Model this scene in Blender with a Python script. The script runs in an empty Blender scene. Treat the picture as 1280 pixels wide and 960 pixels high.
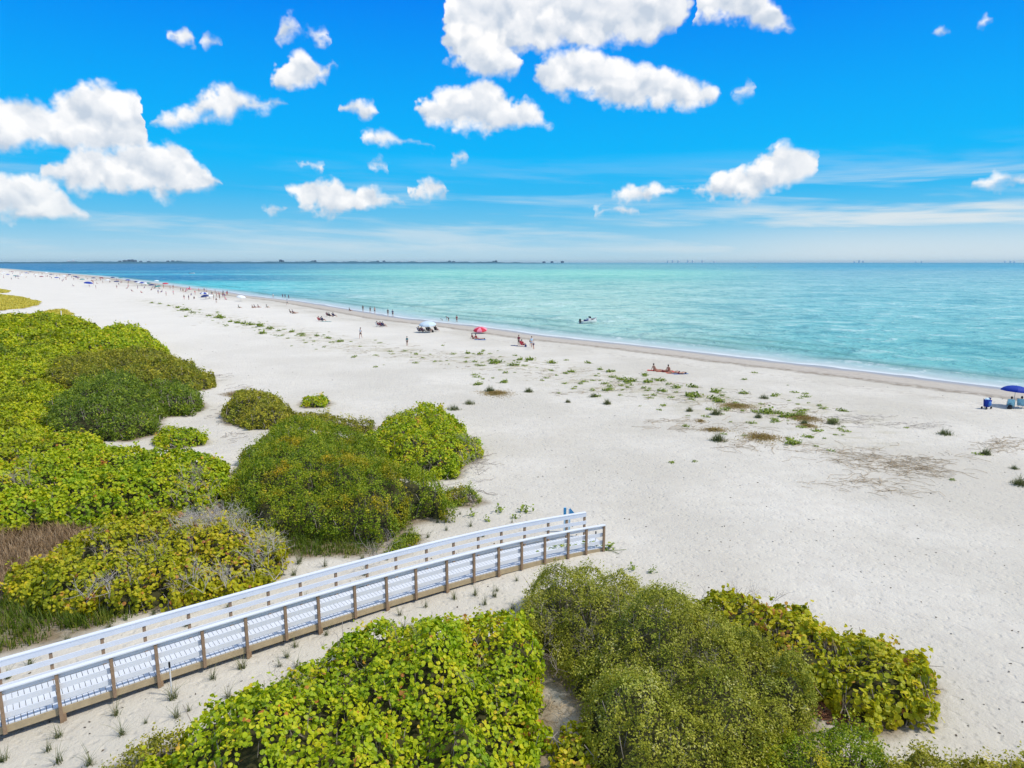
import bpy, math, random
import numpy as np
from mathutils import Vector, Matrix
R = math.radians
random.seed(5); rng = np.random.default_rng(5)
sc = bpy.context.scene; col = sc.collection
F = 853.0; HC = 13.0; PITCH = math.atan(152/F); CP, SP = math.cos(PITCH), math.sin(PITCH)

# ---------------------------------------------------------------- helpers
def hashn(ix, iy, seed):
    n = (ix.astype(np.int64)*374761393 + iy.astype(np.int64)*668265263 + seed*1442695041) & 0x7fffffff
    n = ((n ^ (n >> 13)) * 1274126177) & 0x7fffffff
    return ((n ^ (n >> 16)) & 0xffff)/65535.0
def vnoise(x, y, seed=0):
    x = np.asarray(x, float); y = np.asarray(y, float)
    ix = np.floor(x); iy = np.floor(y); fx = x-ix; fy = y-iy
    fx = fx*fx*(3-2*fx); fy = fy*fy*(3-2*fy)
    a = hashn(ix, iy, seed); b = hashn(ix+1, iy, seed); c = hashn(ix, iy+1, seed); d = hashn(ix+1, iy+1, seed)
    return (a*(1-fx)+b*fx)*(1-fy)+(c*(1-fx)+d*fx)*fy
def fbm(x, y, seed=0, o=3):
    s = 0; a = 1; t = 0
    for k in range(o):
        s = s + a*(vnoise(x*2**k, y*2**k, seed+k*17)-.5)*2; t += a; a *= .5
    return s/t
def ss(a, b, x):
    t = np.clip((x-a)/(b-a), 0, 1); return t*t*(3-2*t)
def ray(u, v):
    x = (u-640)/F; y = (480-v)/F
    return np.array([x, CP+y*SP, -SP+y*CP])
def gz(u, v, z=0.0):
    d = ray(u, v); t = (z-HC)/d[2]; p = d*t; return np.array([p[0], p[1], z])

# the coast: an axis along the beach (A) and one out to sea (N); shoreline = offset c(t) along N
WZ = -0.5
A = np.array([-0.655, 0.7556]); A /= np.linalg.norm(A); N = np.array([A[1], -A[0]])
SH = [(1420, 508), (1280, 488), (1200, 479), (1130, 470), (1060, 462), (960, 451), (900, 444), (800, 432), (740, 426), (700, 422), (660, 417), (620, 411), (580, 406),
      (540, 402), (500, 397.5), (460, 390.5), (420, 384), (395, 380), (370, 376), (340, 373), (313, 370), (290, 366), (262, 362.5), (235, 359.5),
      (200, 354.5), (160, 350), (130, 346), (100, 343.4), (60, 340.6), (30, 338), (0, 335.5)]
_p = [gz(u, v, WZ)[:2] for u, v in SH]
_t = np.array([p@A for p in _p]); _c = np.array([p@N for p in _p])
_o = np.argsort(_t); _t = _t[_o]; _c = _c[_o]
def shore_c(t):
    t = np.asarray(t, float); r = 0
    for k in (-1, 0, 1):
        w = 2.5+np.abs(t)*0.02
        r = r+np.interp(t+k*w, _t, _c)/3
    return r
def ts(x, y):
    t = x*A[0]+y*A[1]; return t, x*N[0]+y*N[1]-shore_c(t)
def xy(t, s):
    n = s+shore_c(t); return t*A[0]+n*N[0], t*A[1]+n*N[1]
def tz(x, y):
    t, s = ts(x, y)
    z = np.interp(s, [-60, -22, -7.0, -5.8, -2, 0, 4, 30, 200, 5000], [0, 0, -.16, -.25, -.40, -.48, -.75, -1.8, -5, -30])
    und = 0.13*fbm(x/11, y/11, 3)+0.06*fbm(x/3.1, y/3.1, 8, 2)
    return z+und*ss(-8, -22, s)
def ground(u, v):
    z = 0.0
    for _ in range(6):
        p = gz(u, v, z); z = float(tz(p[0], p[1]))
    return Vector((p[0], p[1], z))

def tag(o, label=None, cat=None, group=None, kind=None):
    if label: o['label'] = label
    if cat: o['category'] = cat
    if group: o['group'] = group
    if kind: o['kind'] = kind
    return o
def fast_mesh(name, V, Fc, mat=None, parent=None, attrs=None, smooth=False):
    """Fc: (M,k) int array or list of such arrays"""
    Fl = Fc if isinstance(Fc, list) else [Fc]
    Fl = [np.asarray(f, np.int32) for f in Fl if len(f)]
    m = bpy.data.meshes.new(name)
    m.vertices.add(len(V)); m.vertices.foreach_set('co', np.asarray(V, np.float32).ravel())
    nl = sum(f.size for f in Fl); npol = sum(len(f) for f in Fl)
    m.loops.add(nl); m.polygons.add(npol)
    m.loops.foreach_set('vertex_index', np.concatenate([f.ravel() for f in Fl]))
    tot = np.concatenate([np.full(len(f), f.shape[1], np.int32) for f in Fl])
    st = np.concatenate([[0], np.cumsum(tot)[:-1]]).astype(np.int32)
    m.polygons.foreach_set('loop_start', st); m.polygons.foreach_set('loop_total', tot)
    m.polygons.foreach_set('use_smooth', np.full(npol, smooth))
    m.update(calc_edges=True)
    for k, a in (attrs or {}).items():
        at = m.attributes.new(k, 'FLOAT', 'POINT'); at.data.foreach_set('value', np.asarray(a, np.float32))
    if mat: m.materials.append(mat)
    return link(name, m, parent)
def link(name, m, parent=None):
    o = bpy.data.objects.new(name, m); col.objects.link(o)
    if parent: o.parent = parent
    return o
def empty(name, loc, rz=0.0):
    o = bpy.data.objects.new(name, None); col.objects.link(o); o.location = loc; o.rotation_euler = (0, 0, rz); o.empty_display_size = .2
    return o
def copy_tree(o, parent=None):
    c = o.copy(); col.objects.link(c); c.parent = parent
    for ch in list(o.children):
        copy_tree(ch, c)
    return c

class MB:
    def __init__(s): s.v = []; s.q = []; s.t = []; s.n = 0
    def add(s, V, Q=(), T=()):
        s.v.append(np.asarray(V, float)); s.q += [[i+s.n for i in f] for f in Q]; s.t += [[i+s.n for i in f] for f in T]; s.n += len(V)
    def frame_box(s, c, ax, ay, az):
        c, ax, ay, az = [np.asarray(a, float) for a in (c, ax, ay, az)]
        V = [c+i*ax+j*ay+k*az for k in (-1, 1) for j in (-1, 1) for i in (-1, 1)]
        s.add(V, [(0, 2, 3, 1), (4, 5, 7, 6), (0, 1, 5, 4), (2, 6, 7, 3), (0, 4, 6, 2), (1, 3, 7, 5)])
    def box(s, c, d, rz=0.0):
        ca, sa = math.cos(rz), math.sin(rz)
        s.frame_box(c, (ca*d[0]/2, sa*d[0]/2, 0), (-sa*d[1]/2, ca*d[1]/2, 0), (0, 0, d[2]/2))
    def tube(s, pts, r, k=6, caps=True):
        pts = [np.asarray(p, float) for p in pts]; rs = r if hasattr(r, '__len__') else [r]*len(pts)
        V = []
        for i, p in enumerate(pts):
            d = pts[min(i+1, len(pts)-1)]-pts[max(i-1, 0)]; d = d/(np.linalg.norm(d)+1e-9)
            a = np.cross(d, (0, 0, 1) if abs(d[2]) < .9 else (1, 0, 0)); a /= np.linalg.norm(a); b = np.cross(d, a)
            for j in range(k):
                w = 2*math.pi*j/k; V.append(p+rs[i]*(math.cos(w)*a+math.sin(w)*b))
        Q = [(i*k+j, i*k+(j+1) % k, (i+1)*k+(j+1) % k, (i+1)*k+j) for i in range(len(pts)-1) for j in range(k)]
        T = []
        if caps:
            V.append(pts[0]); V.append(pts[-1]); n0 = len(pts)*k
            T = [(n0, (j+1) % k, j) for j in range(k)]+[(n0+1, (len(pts)-1)*k+j, (len(pts)-1)*k+(j+1) % k) for j in range(k)]
        s.add(V, Q, T)
    def grid(s, P):   # P[i][j] points
        n, m = len(P), len(P[0])
        s.add([p for r in P for p in r], [(i*m+j, (i+1)*m+j, (i+1)*m+j+1, i*m+j+1) for i in range(n-1) for j in range(m-1)])
    def build(s, name, mat, parent=None, smooth=False):
        return fast_mesh(name, np.concatenate(s.v), [np.array(f) for f in (s.q, s.t) if f], mat, parent, smooth=smooth)

# ---------------------------------------------------------------- materials
def newmat(name):
    m = bpy.data.materials.new(name); m.use_nodes = True; nt = m.node_tree; nt.nodes.clear()
    out = nt.nodes.new('ShaderNodeOutputMaterial'); return m, nt, out
class NT:
    def __init__(s, nt): s.nt = nt
    def n(s, typ, **kw):
        nd = s.nt.nodes.new(typ); ins = kw.pop('ins', {})
        for k, v in kw.items(): setattr(nd, k, v)
        for k, v in ins.items():
            if isinstance(v, bpy.types.NodeSocket): s.nt.links.new(v, nd.inputs[k])
            else: nd.inputs[k].default_value = v
        return nd
    def math(s, op, a, b=None, c=None, clamp=False):
        ins = {0: a}
        if b is not None: ins[1] = b
        if c is not None: ins[2] = c
        return s.n('ShaderNodeMath', operation=op, use_clamp=clamp, ins=ins).outputs[0]
    def vmath(s, op, a, b):
        return s.n('ShaderNodeVectorMath', operation=op, ins={0: a, 1: b}).outputs[0]
    def sstep(s, v, a, b, lo=0.0, hi=1.0):
        return s.n('ShaderNodeMapRange', interpolation_type='SMOOTHSTEP', ins={0: v, 1: a, 2: b, 3: lo, 4: hi}).outputs[0]
    def mix(s, f, a, b, blend='MIX'):
        nd = s.nt.nodes.new('ShaderNodeMix'); nd.data_type = 'RGBA'; nd.blend_type = blend
        for i, v in ((0, f), (6, a), (7, b)):
            if isinstance(v, bpy.types.NodeSocket): s.nt.links.new(v, nd.inputs[i])
            elif i: nd.inputs[i].default_value = (*v[:3], 1)
            else: nd.inputs[i].default_value = v
        return nd.outputs[2]
    def noise(s, vec, scale, detail=4, rough=.5, dist=0):
        return s.n('ShaderNodeTexNoise', ins={'Vector': vec, 'Scale': scale, 'Detail': detail, 'Roughness': rough, 'Distortion': dist})
    def ramp(s, f, stops):
        nd = s.n('ShaderNodeValToRGB', ins={0: f}); cr = nd.color_ramp
        while len(cr.elements) < len(stops): cr.elements.new(.5)
        for e, (p, c) in zip(cr.elements, stops): e.position = p; e.color = (*c, 1)
        return nd.outputs[0]
    def bump(s, h, strength, dist=.1, normal=None):
        ins = {'Height': h, 'Strength': strength, 'Distance': dist}
        if normal: ins['Normal'] = normal
        return s.n('ShaderNodeBump', ins=ins).outputs[0]

def simple(name, c, rough=.7, var=.15, scale=6, spec=.3, metal=0, bump=0):
    m, nt, out = newmat(name); g = NT(nt)
    tc = g.n('ShaderNodeTexCoord').outputs['Object']
    nz = g.noise(tc, scale, 4, .6)
    cc = g.mix(nz.outputs[0], [x*(1-var) for x in c], [min(1, x*(1+var)) for x in c])
    ins = {'Base Color': cc, 'Roughness': rough, 'Specular IOR Level': spec, 'Metallic': metal}
    if bump: ins['Normal'] = g.bump(nz.outputs[0], bump, .02)
    b = g.n('ShaderNodeBsdfPrincipled', ins=ins)
    nt.links.new(b.outputs[0], out.inputs[0]); return m

def leafmat(name, stops, trans=.36, rough=.5, spec=.35, patch=None, pscale=.5):
    m, nt, out = newmat(name); g = NT(nt)
    at = g.n('ShaderNodeAttribute', attribute_name='tint').outputs['Fac']
    pos = g.n('ShaderNodeNewGeometry').outputs['Position']
    nz = g.noise(pos, pscale, 3, .6).outputs[0]
    f = g.math('ADD', at, g.math('MULTIPLY', g.math('SUBTRACT', nz, .5), .7), clamp=True)
    c = g.ramp(f, stops)
    if patch: c = g.mix(g.sstep(g.noise(pos, pscale*1.7, 2, .5).outputs[0], .5, .68), c, g.mix(1.0, c, patch, 'MULTIPLY'))
    b = g.n('ShaderNodeBsdfPrincipled', ins={'Base Color': c, 'Roughness': rough, 'Specular IOR Level': spec})
    t = g.n('ShaderNodeBsdfTranslucent', ins={'Color': c})
    mx = g.n('ShaderNodeMixShader', ins={0: trans, 1: b.outputs[0], 2: t.outputs[0]})
    nt.links.new(mx.outputs[0], out.inputs[0]); return m

LM = {
 'grape': leafmat('sea grape leaf', [(0, (.09, .16, .006)), (.25, (.25, .38, .008)), (.5, (.46, .56, .010)), (.78, (.68, .66, .014)), (.92, (.74, .56, .03)), (1, (.58, .22, .05))], patch=(.75, .9, .9)),
 'grapey': leafmat('yellow sea grape leaf', [(0, (0.144, 0.192, 0.010)), (.3, (0.360, 0.408, 0.012)), (.6, (0.576, 0.552, 0.014)), (.82, (0.720, 0.576, 0.024)), (.93, (0.660, 0.360, 0.060)), (1, (0.480, 0.192, 0.072))], patch=(.8, .8, .8)),
 'grape_far': leafmat('far sea grape leaf', [(0, (.10, .16, .006)), (.3, (.28, .38, .008)), (.6, (.52, .60, .010)), (.85, (.74, .70, .014)), (1, (.66, .48, .03))], patch=(.50, .50, .6), pscale=.2),
 'green': leafmat('green shrub leaf', [(0, (.07, .13, .008)), (.35, (.21, .32, .010)), (.7, (.40, .46, .014)), (1, (.58, .54, .03))], patch=(1.5, 1.0, .8), pscale=.35),
 'dark': leafmat('dark shrub leaf', [(0, (0.071, 0.122, 0.016)), (.5, (0.200, 0.290, 0.021)), (.85, (0.378, 0.467, 0.024)), (1, (0.613, 0.601, 0.040))], pscale=.3),
 'olive': leafmat('olive shrub leaf', [(0, (0.121, 0.132, 0.020)), (.45, (0.324, 0.324, 0.024)), (.8, (0.567, 0.506, 0.036)), (1, (0.729, 0.608, 0.061))], patch=(.8, .95, .9), pscale=.4),
 'grey': leafmat('grey green shrub leaf', [(0, (.11, .13, .012)), (.35, (.29, .31, .022)), (.65, (.48, .48, .045)), (.85, (.64, .61, .13)), (1, (.74, .70, .30))], patch=(.80, .88, .78), pscale=.45, spec=.3, rough=.5),
 'grass': leafmat('grass blade', [(0, (.05, .08, .02)), (.5, (.13, .17, .05)), (.85, (.28, .27, .12)), (1, (.45, .38, .22))], pscale=.8),
 'lush': leafmat('lush grass blade', [(0, (.05, .10, .008)), (.5, (.14, .22, .012)), (.8, (.26, .27, .03)), (1, (.35, .28, .08))], pscale=.6),
 'vine': leafmat('beach vine leaf', [(0, (.12, .18, .02)), (.5, (.28, .38, .04)), (1, (.50, .54, .10))], pscale=.8),
 'gold': leafmat('golden dune grass', [(0, (0.442, 0.390, 0.033)), (.5, (0.806, 0.676, 0.088)), (1, (0.850, 0.832, 0.220))], pscale=.12),
 'dry': leafmat('dry brown grass', [(0, (.20, .13, .06)), (.5, (.42, .29, .16)), (1, (.58, .46, .30))], pscale=.5),
 'mat': leafmat('brown mat plant', [(0, (.20, .12, .03)), (.5, (.36, .25, .07)), (1, (.46, .38, .12))], pscale=.7),
}
M = {
 'twig': simple('grey twig bark', (.36, .31, .27), .9, .3, 3),
 'twigw': simple('bleached twig bark', (.52, .48, .43), .9, .25, 3),
 'stick': simple('brown dead vine', (.42, .32, .20), .9, .4, 2),
 'core': simple('shade dark thicket hull', (.05, .05, .018), .95, .5, 4),  # near-black so that gaps between the leaves look shaded
 'post': simple('weathered timber post', (.32, .22, .14), .85, .35, 9, bump=.4),
 'joist': simple('treated timber beam', (.46, .37, .23), .8, .3, 5, bump=.4),
 'board': simple('pale painted board', (.74, .78, .83), .6, .10, 1.3),
 'deckb': simple('pale deck plank', (.66, .70, .75), .65, .13, 2),
 'white': simple('white paint', (.8, .8, .8), .4, .05),
 'hull': simple('white boat hull', (.8, .8, .78), .25, .04, spec=.5),
 'black': simple('black rubber', (.02, .02, .022), .6, .2),
 'midblue': simple('mid blue fabric', (.05, .17, .50), .8, .3, 12),
 'blue': simple('royal blue canvas', (.006, .04, .34), .7, .2),
 'navy': simple('navy canvas', (.02, .04, .16), .7, .2),
 'cyan': simple('light blue sling fabric', (.26, .56, .80), .7, .5, 14),
 'signb': simple('blue sign paint', (.06, .30, .55), .5, .1),
 'skyb': simple('pale blue paint', (.50, .72, .88), .5, .05),
 'red': simple('red fabric', (.60, .03, .06), .7, .2),
 'pink': simple('pink fabric', (.85, .28, .38), .7, .1),
 'maroon': simple('maroon fabric', (.22, .03, .06), .7, .2),
 'wcanvas': simple('white canvas', (.78, .82, .86), .7, .05),
 'palecanvas': simple('pale blue white canvas', (.58, .70, .78), .7, .08),
 'teal': simple('teal fabric', (.05, .25, .25), .7, .1),
 'metal': simple('grey metal tube', (.45, .45, .47), .35, .05, metal=.8),
 'skin': simple('tanned skin', (.48, .27, .18), .55, .08),
 'skin2': simple('fair skin', (.62, .38, .28), .55, .08),
 'hairb': simple('dark hair', (.03, .02, .015), .6, .2),
 'hairl': simple('light hair', (.30, .2, .1), .6, .2),
 'towelr': simple('red towel', (.62, .12, .08), .9, .2),
 'towelb': simple('blue towel', (.10, .22, .50), .9, .2),
 'farland': simple('haze blue shore woods', (.03, .12, .17), .9, .3, .004),  # blue of the sea haze painted into the woods colour
 'farbld': simple('haze blue building', (.14, .23, .32), .7, .1, .05),  # wall colour carries the blue of distant haze
 'farwht': simple('white far building', (.85, .85, .85), .6, .05, .05),
 'litter': simple('red brown leaf litter', (.34, .15, .08), .9, .4, 6),
 'shell': simple('dark debris', (.10, .08, .06), .9, .4, 6),
 'glass': simple('dark windscreen', (.03, .04, .05), .1, .1, spec=.6),
}

SKYK, EXPO = 2.6, 0.0
# ---------------------------------------------------------------- bush footprints (canopy outlines in the photo -> plan polygons at true size)
def canopy_poly(px, H):
    vs = [p[1] for p in px]; v0, v1 = min(vs), max(vs); P = []
    for u, v in px:
        z = .62*H*(v1-v)/(v1-v0+1e-6); P.append(gz(u, v, z)[:2])
    return np.array(P)
def sdist(P, X, Y):
    """signed distance inside polygon P (positive inside)"""
    n = len(P); d = np.full(X.shape, 1e9); ins = np.zeros(X.shape, bool)
    for i in range(n):
        ax, ay = P[i]; bx, by = P[(i+1) % n]; ex, ey = bx-ax, by-ay
        t = np.clip(((X-ax)*ex+(Y-ay)*ey)/(ex*ex+ey*ey+1e-9), 0, 1)
        d = np.minimum(d, np.hypot(X-ax-t*ex, Y-ay-t*ey))
        c = ((ay > Y) != (by > Y)) & (X < (bx-ax)*(Y-ay)/((by-ay) if abs(by-ay) > 1e-9 else 1e-9)+ax)
        ins ^= c
    return np.where(ins, d, -d)

# name, species mat, H, px, leaf size, kind, extra
BUSH = [
 # far and left thicket
 ('sea_grape_thicket', 'grape_far', 1.5, [(-60, 400), (0, 398), (60, 393), (112, 402), (128, 415), (100, 432), (60, 447), (0, 452), (-80, 455)], .3, 'bright yellow green sea grape thicket farthest back, just before the golden grass patches'),
 ('sea_grape_shrub', 'grape', 1.6, [(95, 424), (122, 415), (150, 407), (175, 411), (192, 424), (207, 437), (214, 446), (180, 452), (130, 446), (100, 440)], .26, 'far sea grape shrub jutting onto the sand right of the farthest thicket'),
 ('coastal_shrub', 'olive', 1.5, [(55, 456), (100, 446), (150, 440), (200, 440), (240, 458), (267, 474), (262, 487), (235, 491), (190, 492), (140, 492), (95, 488), (55, 480)], .2, 'long low olive shrub ending in a point on the sand, left of the open beach'),
 ('sea_grape_thicket', 'grape_far', 1.4, [(-80, 448), (0, 445), (60, 436), (108, 436), (95, 458), (70, 476), (30, 490), (-80, 498)], .26, 'bright sea grape thicket between the farthest thicket and the rounded dark mound'),
 ('coastal_shrub', 'dark', 2.1, [(50, 532), (60, 512), (88, 494), (100, 474), (140, 470), (172, 474), (192, 492), (201, 515), (196, 540), (160, 552), (120, 548), (66, 544)], .15, 'rounded dark green mound shrub standing in front of the pale thicket at left'),
 ('coastal_shrub', 'dark', 1.6, [(172, 486), (215, 480), (248, 487), (254, 506), (236, 519), (204, 521), (186, 505)], .15, 'smaller dark green shrub tucked behind the rounded mound, next to the sand'),
 ('coastal_shrub', 'dark', 1.8, [(-40, 430), (4, 426), (17, 440), (14, 456), (-6, 462), (-50, 462)], .2, 'dark shrub cut by the left picture edge among bright thickets'),
 ('sea_grape_thicket', 'grape_far', 1.3, [(-80, 484), (0, 488), (60, 478), (92, 492), (72, 520), (58, 545), (120, 547), (143, 560), (105, 575), (0, 600), (-80, 620)], .2, 'bright sea grape thicket left of the rounded dark mound'),
 ('sea_grape_shrub', 'grape', .8, [(191, 548), (197, 535), (215, 532), (240, 535), (255, 546), (252, 556), (222, 561), (198, 558)], .16, 'small lime sea grape shrub alone on the sand below the dark mound'),
 ('sea_grape_thicket', 'grape', 1.4, [(-90, 610), (0, 585), (70, 566), (140, 558), (200, 566), (262, 566), (285, 580), (290, 605), (255, 638), (190, 640), (120, 655), (0, 665), (-90, 690)], .17, 'wide bright sea grape thicket between the rounded dark mound and the brown dry grass'),
 # centre
 ('coastal_shrub', 'olive', 1.3, [(277, 508), (300, 492), (340, 494), (368, 515), (362, 535), (312, 538), (282, 528)], .13, 'olive shrub behind the big central shrub, on open sand'),
 ('sea_grape_shrub', 'grape', .6, [(374, 504), (382, 497), (402, 495), (413, 503), (406, 511), (378, 511)], .16, 'tiny bright green shrub farthest out on the sand behind the central shrubs'),
 ('coastal_shrub', 'olive', .6, [(366, 520), (398, 514), (422, 525), (470, 530), (462, 541), (420, 536), (376, 533)], .12, 'low flat shrub strip joining the two central shrubs at the back'),
 ('coastal_shrub', 'green', 2.2, [(288, 600), (300, 560), (345, 535), (400, 527), (450, 535), (472, 560), (500, 590), (535, 605), (560, 618), (556, 640), (515, 645), (497, 664), (478, 682), (440, 680), (380, 672), (320, 664), (290, 640)], .085, 'biggest central shrub, deep green with an olive top, above the boardwalk'),
 ('sea_grape_shrub', 'grape', 1.7, [(458, 545), (482, 524), (530, 512), (565, 520), (590, 545), (600, 566), (575, 580), (572, 598), (525, 602), (485, 590), (462, 565)], .15, 'sea grape shrub right of the biggest central shrub with dry twigs on its seaward side'),
 ('sea_grape_shrub', 'green', .5, [(556, 620), (565, 611), (585, 610), (603, 626), (590, 633), (562, 633)], .10, 'little dark green shrub at the seaward foot of the central shrubs'),
 ('sea_grape_shrub', 'grapey', 1.5, [(10, 735), (40, 700), (90, 668), (150, 645), (220, 640), (300, 646), (345, 668), (356, 690), (342, 714), (285, 738), (220, 758), (150, 770), (60, 772)], .15, 'yellow and orange tinged sea grape shrub with bare grey twigs left of the boardwalk'),
 # foreground
 ('sea_grape_shrub', 'grape', 1.9, [(120, 1060), (180, 975), (225, 915), (300, 862), (360, 838), (395, 800), (440, 782), (500, 768), (560, 762), (625, 765), (668, 785), (690, 830), (694, 880), (680, 960), (640, 1040), (400, 1090)], .128, 'large round leaved sea grape shrub in the foreground below the boardwalk'),
 ('coastal_shrub', 'grey', 2.3, [(648, 738), (668, 712), (715, 702), (785, 712), (850, 738), (915, 770), (985, 815), (1030, 870), (1020, 915), (960, 945), (880, 1000), (770, 1010), (730, 930), (715, 860), (690, 810), (664, 780)], .075, 'large grey green fine leaved shrub in the foreground at the boardwalk end'),
 ('sea_grape_shrub', 'grapey', 1.4, [(815, 752), (870, 740), (935, 732), (1000, 755), (1075, 785), (1138, 808), (1164, 850), (1145, 895), (1095, 915), (1050, 895), (1025, 868), (950, 850), (870, 800)], .16, 'yellow green sea grape shrub spilling onto the sand behind the large grey green shrub'),
 ('coastal_shrub', 'green', 1.4, [(900, 1000), (925, 950), (965, 912), (1010, 900), (1060, 915), (1115, 940), (1125, 985), (1060, 1060), (930, 1060)], .08, 'dense green shrub at the bottom edge in front of the large grey green shrub'),
 ('coastal_shrub', 'olive', 1.2, [(1080, 1000), (1108, 945), (1150, 930), (1240, 936), (1300, 930), (1400, 950), (1400, 1060), (1100, 1060)], .09, 'low olive green shrub along the bottom right edge'),
 ('sea_grape_shrub', 'grapey', .7, [(697, 925), (715, 908), (738, 915), (748, 945), (735, 985), (700, 975)], .13, 'small yellow sea grape sprig in the sandy gap between the two foreground shrubs'),
 ('coastal_shrub', 'olive', .9, [(120, 985), (148, 942), (185, 922), (225, 918), (235, 950), (200, 1030), (120, 1040)], .08, 'small olive shrub beside the large foreground sea grape'),
 ('coastal_shrub', 'green', .35, [(492, 672), (508, 661), (524, 664), (522, 680), (500, 692), (478, 694)], .08, 'low bright green creeping shrub at the foot of the biggest central shrub'),
]
SPOLY = [(b, canopy_poly(b[3], b[2])) for b in BUSH]
# soft ground cover areas (grass etc.)
COVER = [
 ('dune_grass', 'gold', .5, [(-40, 362), (0, 361), (12, 363), (8, 366), (-40, 368)], 'golden grass on the sand at far left, farthest strip'),
 ('dune_grass', 'gold', .6, [(-60, 370), (0, 368), (28, 371), (36, 374), (50, 377), (46, 381), (30, 385), (0, 388), (-60, 390)], 'broad patch of golden dune grass at far left'),
 ('dune_grass', 'gold', .6, [(44, 392), (62, 388), (80, 386), (91, 393), (80, 395), (45, 395)], 'small golden grass patch with the thin marker pole in it'),
 ('dune_grass', 'gold', .3, [(3, 393), (14, 391), (20, 393), (10, 395)], 'tiniest golden grass patch near the left edge'),
 ('dry_grass', 'dry', .6, [(-60, 655), (0, 648), (60, 645), (125, 652), (100, 668), (50, 692), (20, 735), (-60, 770)], 'brown dry grass beside the yellow sea grape at left'),
 ('lush_grass', 'lush', .7, [(-60, 765), (0, 745), (60, 745), (120, 758), (170, 757), (135, 775), (60, 800), (0, 817), (-60, 830)], 'tall lush green grass against the boardwalk at left'),
 ('understory_grass', 'lush', .4, [(300, 645), (350, 655), (420, 668), (480, 675), (470, 690), (380, 695), (330, 690), (285, 660)], 'low olive grass in the shade below the biggest central shrub'),
 ('understory_grass', 'dry', .4, [(140, 642), (200, 632), (290, 634), (310, 655), (260, 650), (160, 652)], 'dry understory between wide thicket and yellow sea grape'),
 ('dune_grass', 'mat', .3, [(275, 493), (300, 487), (325, 488), (330, 494), (290, 497)], 'reddish low growth behind the olive central shrub'),
]
CPOLY = [(c, canopy_poly(c[3], c[2]*.6)) for c in COVER]
LITTER_POLY = [canopy_poly([(-90, 400), (100, 412), (80, 470), (110, 490), (80, 505), (50, 540), (90, 572), (200, 590), (285, 600), (310, 640), (480, 675), (350, 690), (320, 700), (285, 730), (180, 760), (0, 812), (-90, 840)], .3)]
MATS = [(920, 508, 26, 5), (1003, 523, 28, 6), (952, 547, 30, 7), (620, 492, 22, 4.5), (893, 538, 22, 3), (1010, 533, 14, 2.5), (876, 527, 8, 2)]

# ---------------------------------------------------------------- ground
def axis_pts(segs):
    a = []
    for x0, x1, st in segs: a += list(np.arange(x0, x1, st))
    return a
def geo(x0, x1, st, g=1.12):
    o = []; x = x0
    while x < x1: x += st; st *= g; o.append(x)
    return o
tt = sorted([-v for v in geo(30, 30000, .8)])+axis_pts([(-30, 75, .45)])+[75]+geo(75, 45000, .6, 1.035)
sv = [-88-v for v in geo(0, 20000, .8)][::-1]+axis_pts([(-88, -14, .45), (-14, 5, .3)])+geo(5, 60, 3)
tt = np.array(tt); sv = np.array(sorted(sv))
T, S = np.meshgrid(tt, sv, indexing='ij'); X, Y = xy(T, S); Z = tz(X, Y)
veg = np.full(X.shape, -99.0)
for b, P in SPOLY+CPOLY: veg = np.maximum(veg, sdist(P, X, Y))
for P in LITTER_POLY: veg = np.maximum(veg, sdist(P, X, Y))
veg = ss(-.5, .25, veg+.35*fbm(X/1.2, Y/1.2, 4))
# strand line of vines and wrack: centre curve in px
BAND = [(165, 372), (200, 380), (235, 387), (290, 400), (340, 410), (400, 424), (450, 434), (500, 440), (560, 447), (620, 455), (690, 464), (760, 478), (840, 490), (900, 500), (960, 510), (1020, 522), (1090, 545)]
bp = np.array([ground(u, v)[:2] for u, v in BAND]); bt, bs = ts(bp[:, 0], bp[:, 1])
def band_s(t): return np.interp(t, bt[::-1] if bt[0] > bt[-1] else bt, bs[::-1] if bt[0] > bt[-1] else bs)
band = np.exp(-((S-band_s(T))/6.0)**2)*ss(bt.min()-6, bt.min()+4, T)*(1-ss(bt.max()-40, bt.max()+20, T))
wrk = np.exp(-((S+16)/14)**2)*ss(330, 520, T)*(1-ss(1200, 1900, T))
farw = ss(25, 160, T)*ss(-12, -24, S)  # where the far sand is painted brighter
ii = np.arange(len(tt)*len(sv)).reshape(len(tt), len(sv))
Fq = np.stack([ii[:-1, :-1], ii[1:, :-1], ii[1:, 1:], ii[:-1, 1:]], -1).reshape(-1, 4)[:, ::-1]
m, nt, out = newmat('beach sand'); g = NT(nt)
pos = g.n('ShaderNodeNewGeometry').outputs['Position']
sA = g.n('ShaderNodeAttribute', attribute_name='s').outputs['Fac']
vA = g.n('ShaderNodeAttribute', attribute_name='veg').outputs['Fac']
bA = g.n('ShaderNodeAttribute', attribute_name='band').outputs['Fac']
n1 = g.noise(pos, .09, 4, .55).outputs[0]; n2 = g.noise(pos, 1.3, 5, .6).outputs[0]; n3 = g.noise(pos, 9, 4, .65).outputs[0]
c = g.mix(g.sstep(n1, .35, .68), (.57, .54, .465), (.67, .64, .565))
c = g.mix(g.math('MULTIPLY', g.sstep(n2, .40, .70), .35), c, (.50, .465, .41))
c = g.mix(g.math('MULTIPLY', g.n('ShaderNodeAttribute', attribute_name='dry').outputs['Fac'], .7), c, (.77, .74, .67))  # brighter look of the far sand put into its colour, not dryness
c = g.mix(g.math('MULTIPLY', g.n('ShaderNodeAttribute', attribute_name='wrack').outputs['Fac'], g.sstep(g.noise(g.vmath('MULTIPLY', pos, (.06, .03, 0)), 1.0, 5, .7).outputs[0], .42, .62, 0, .85)), c, (.36, .31, .25))
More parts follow.
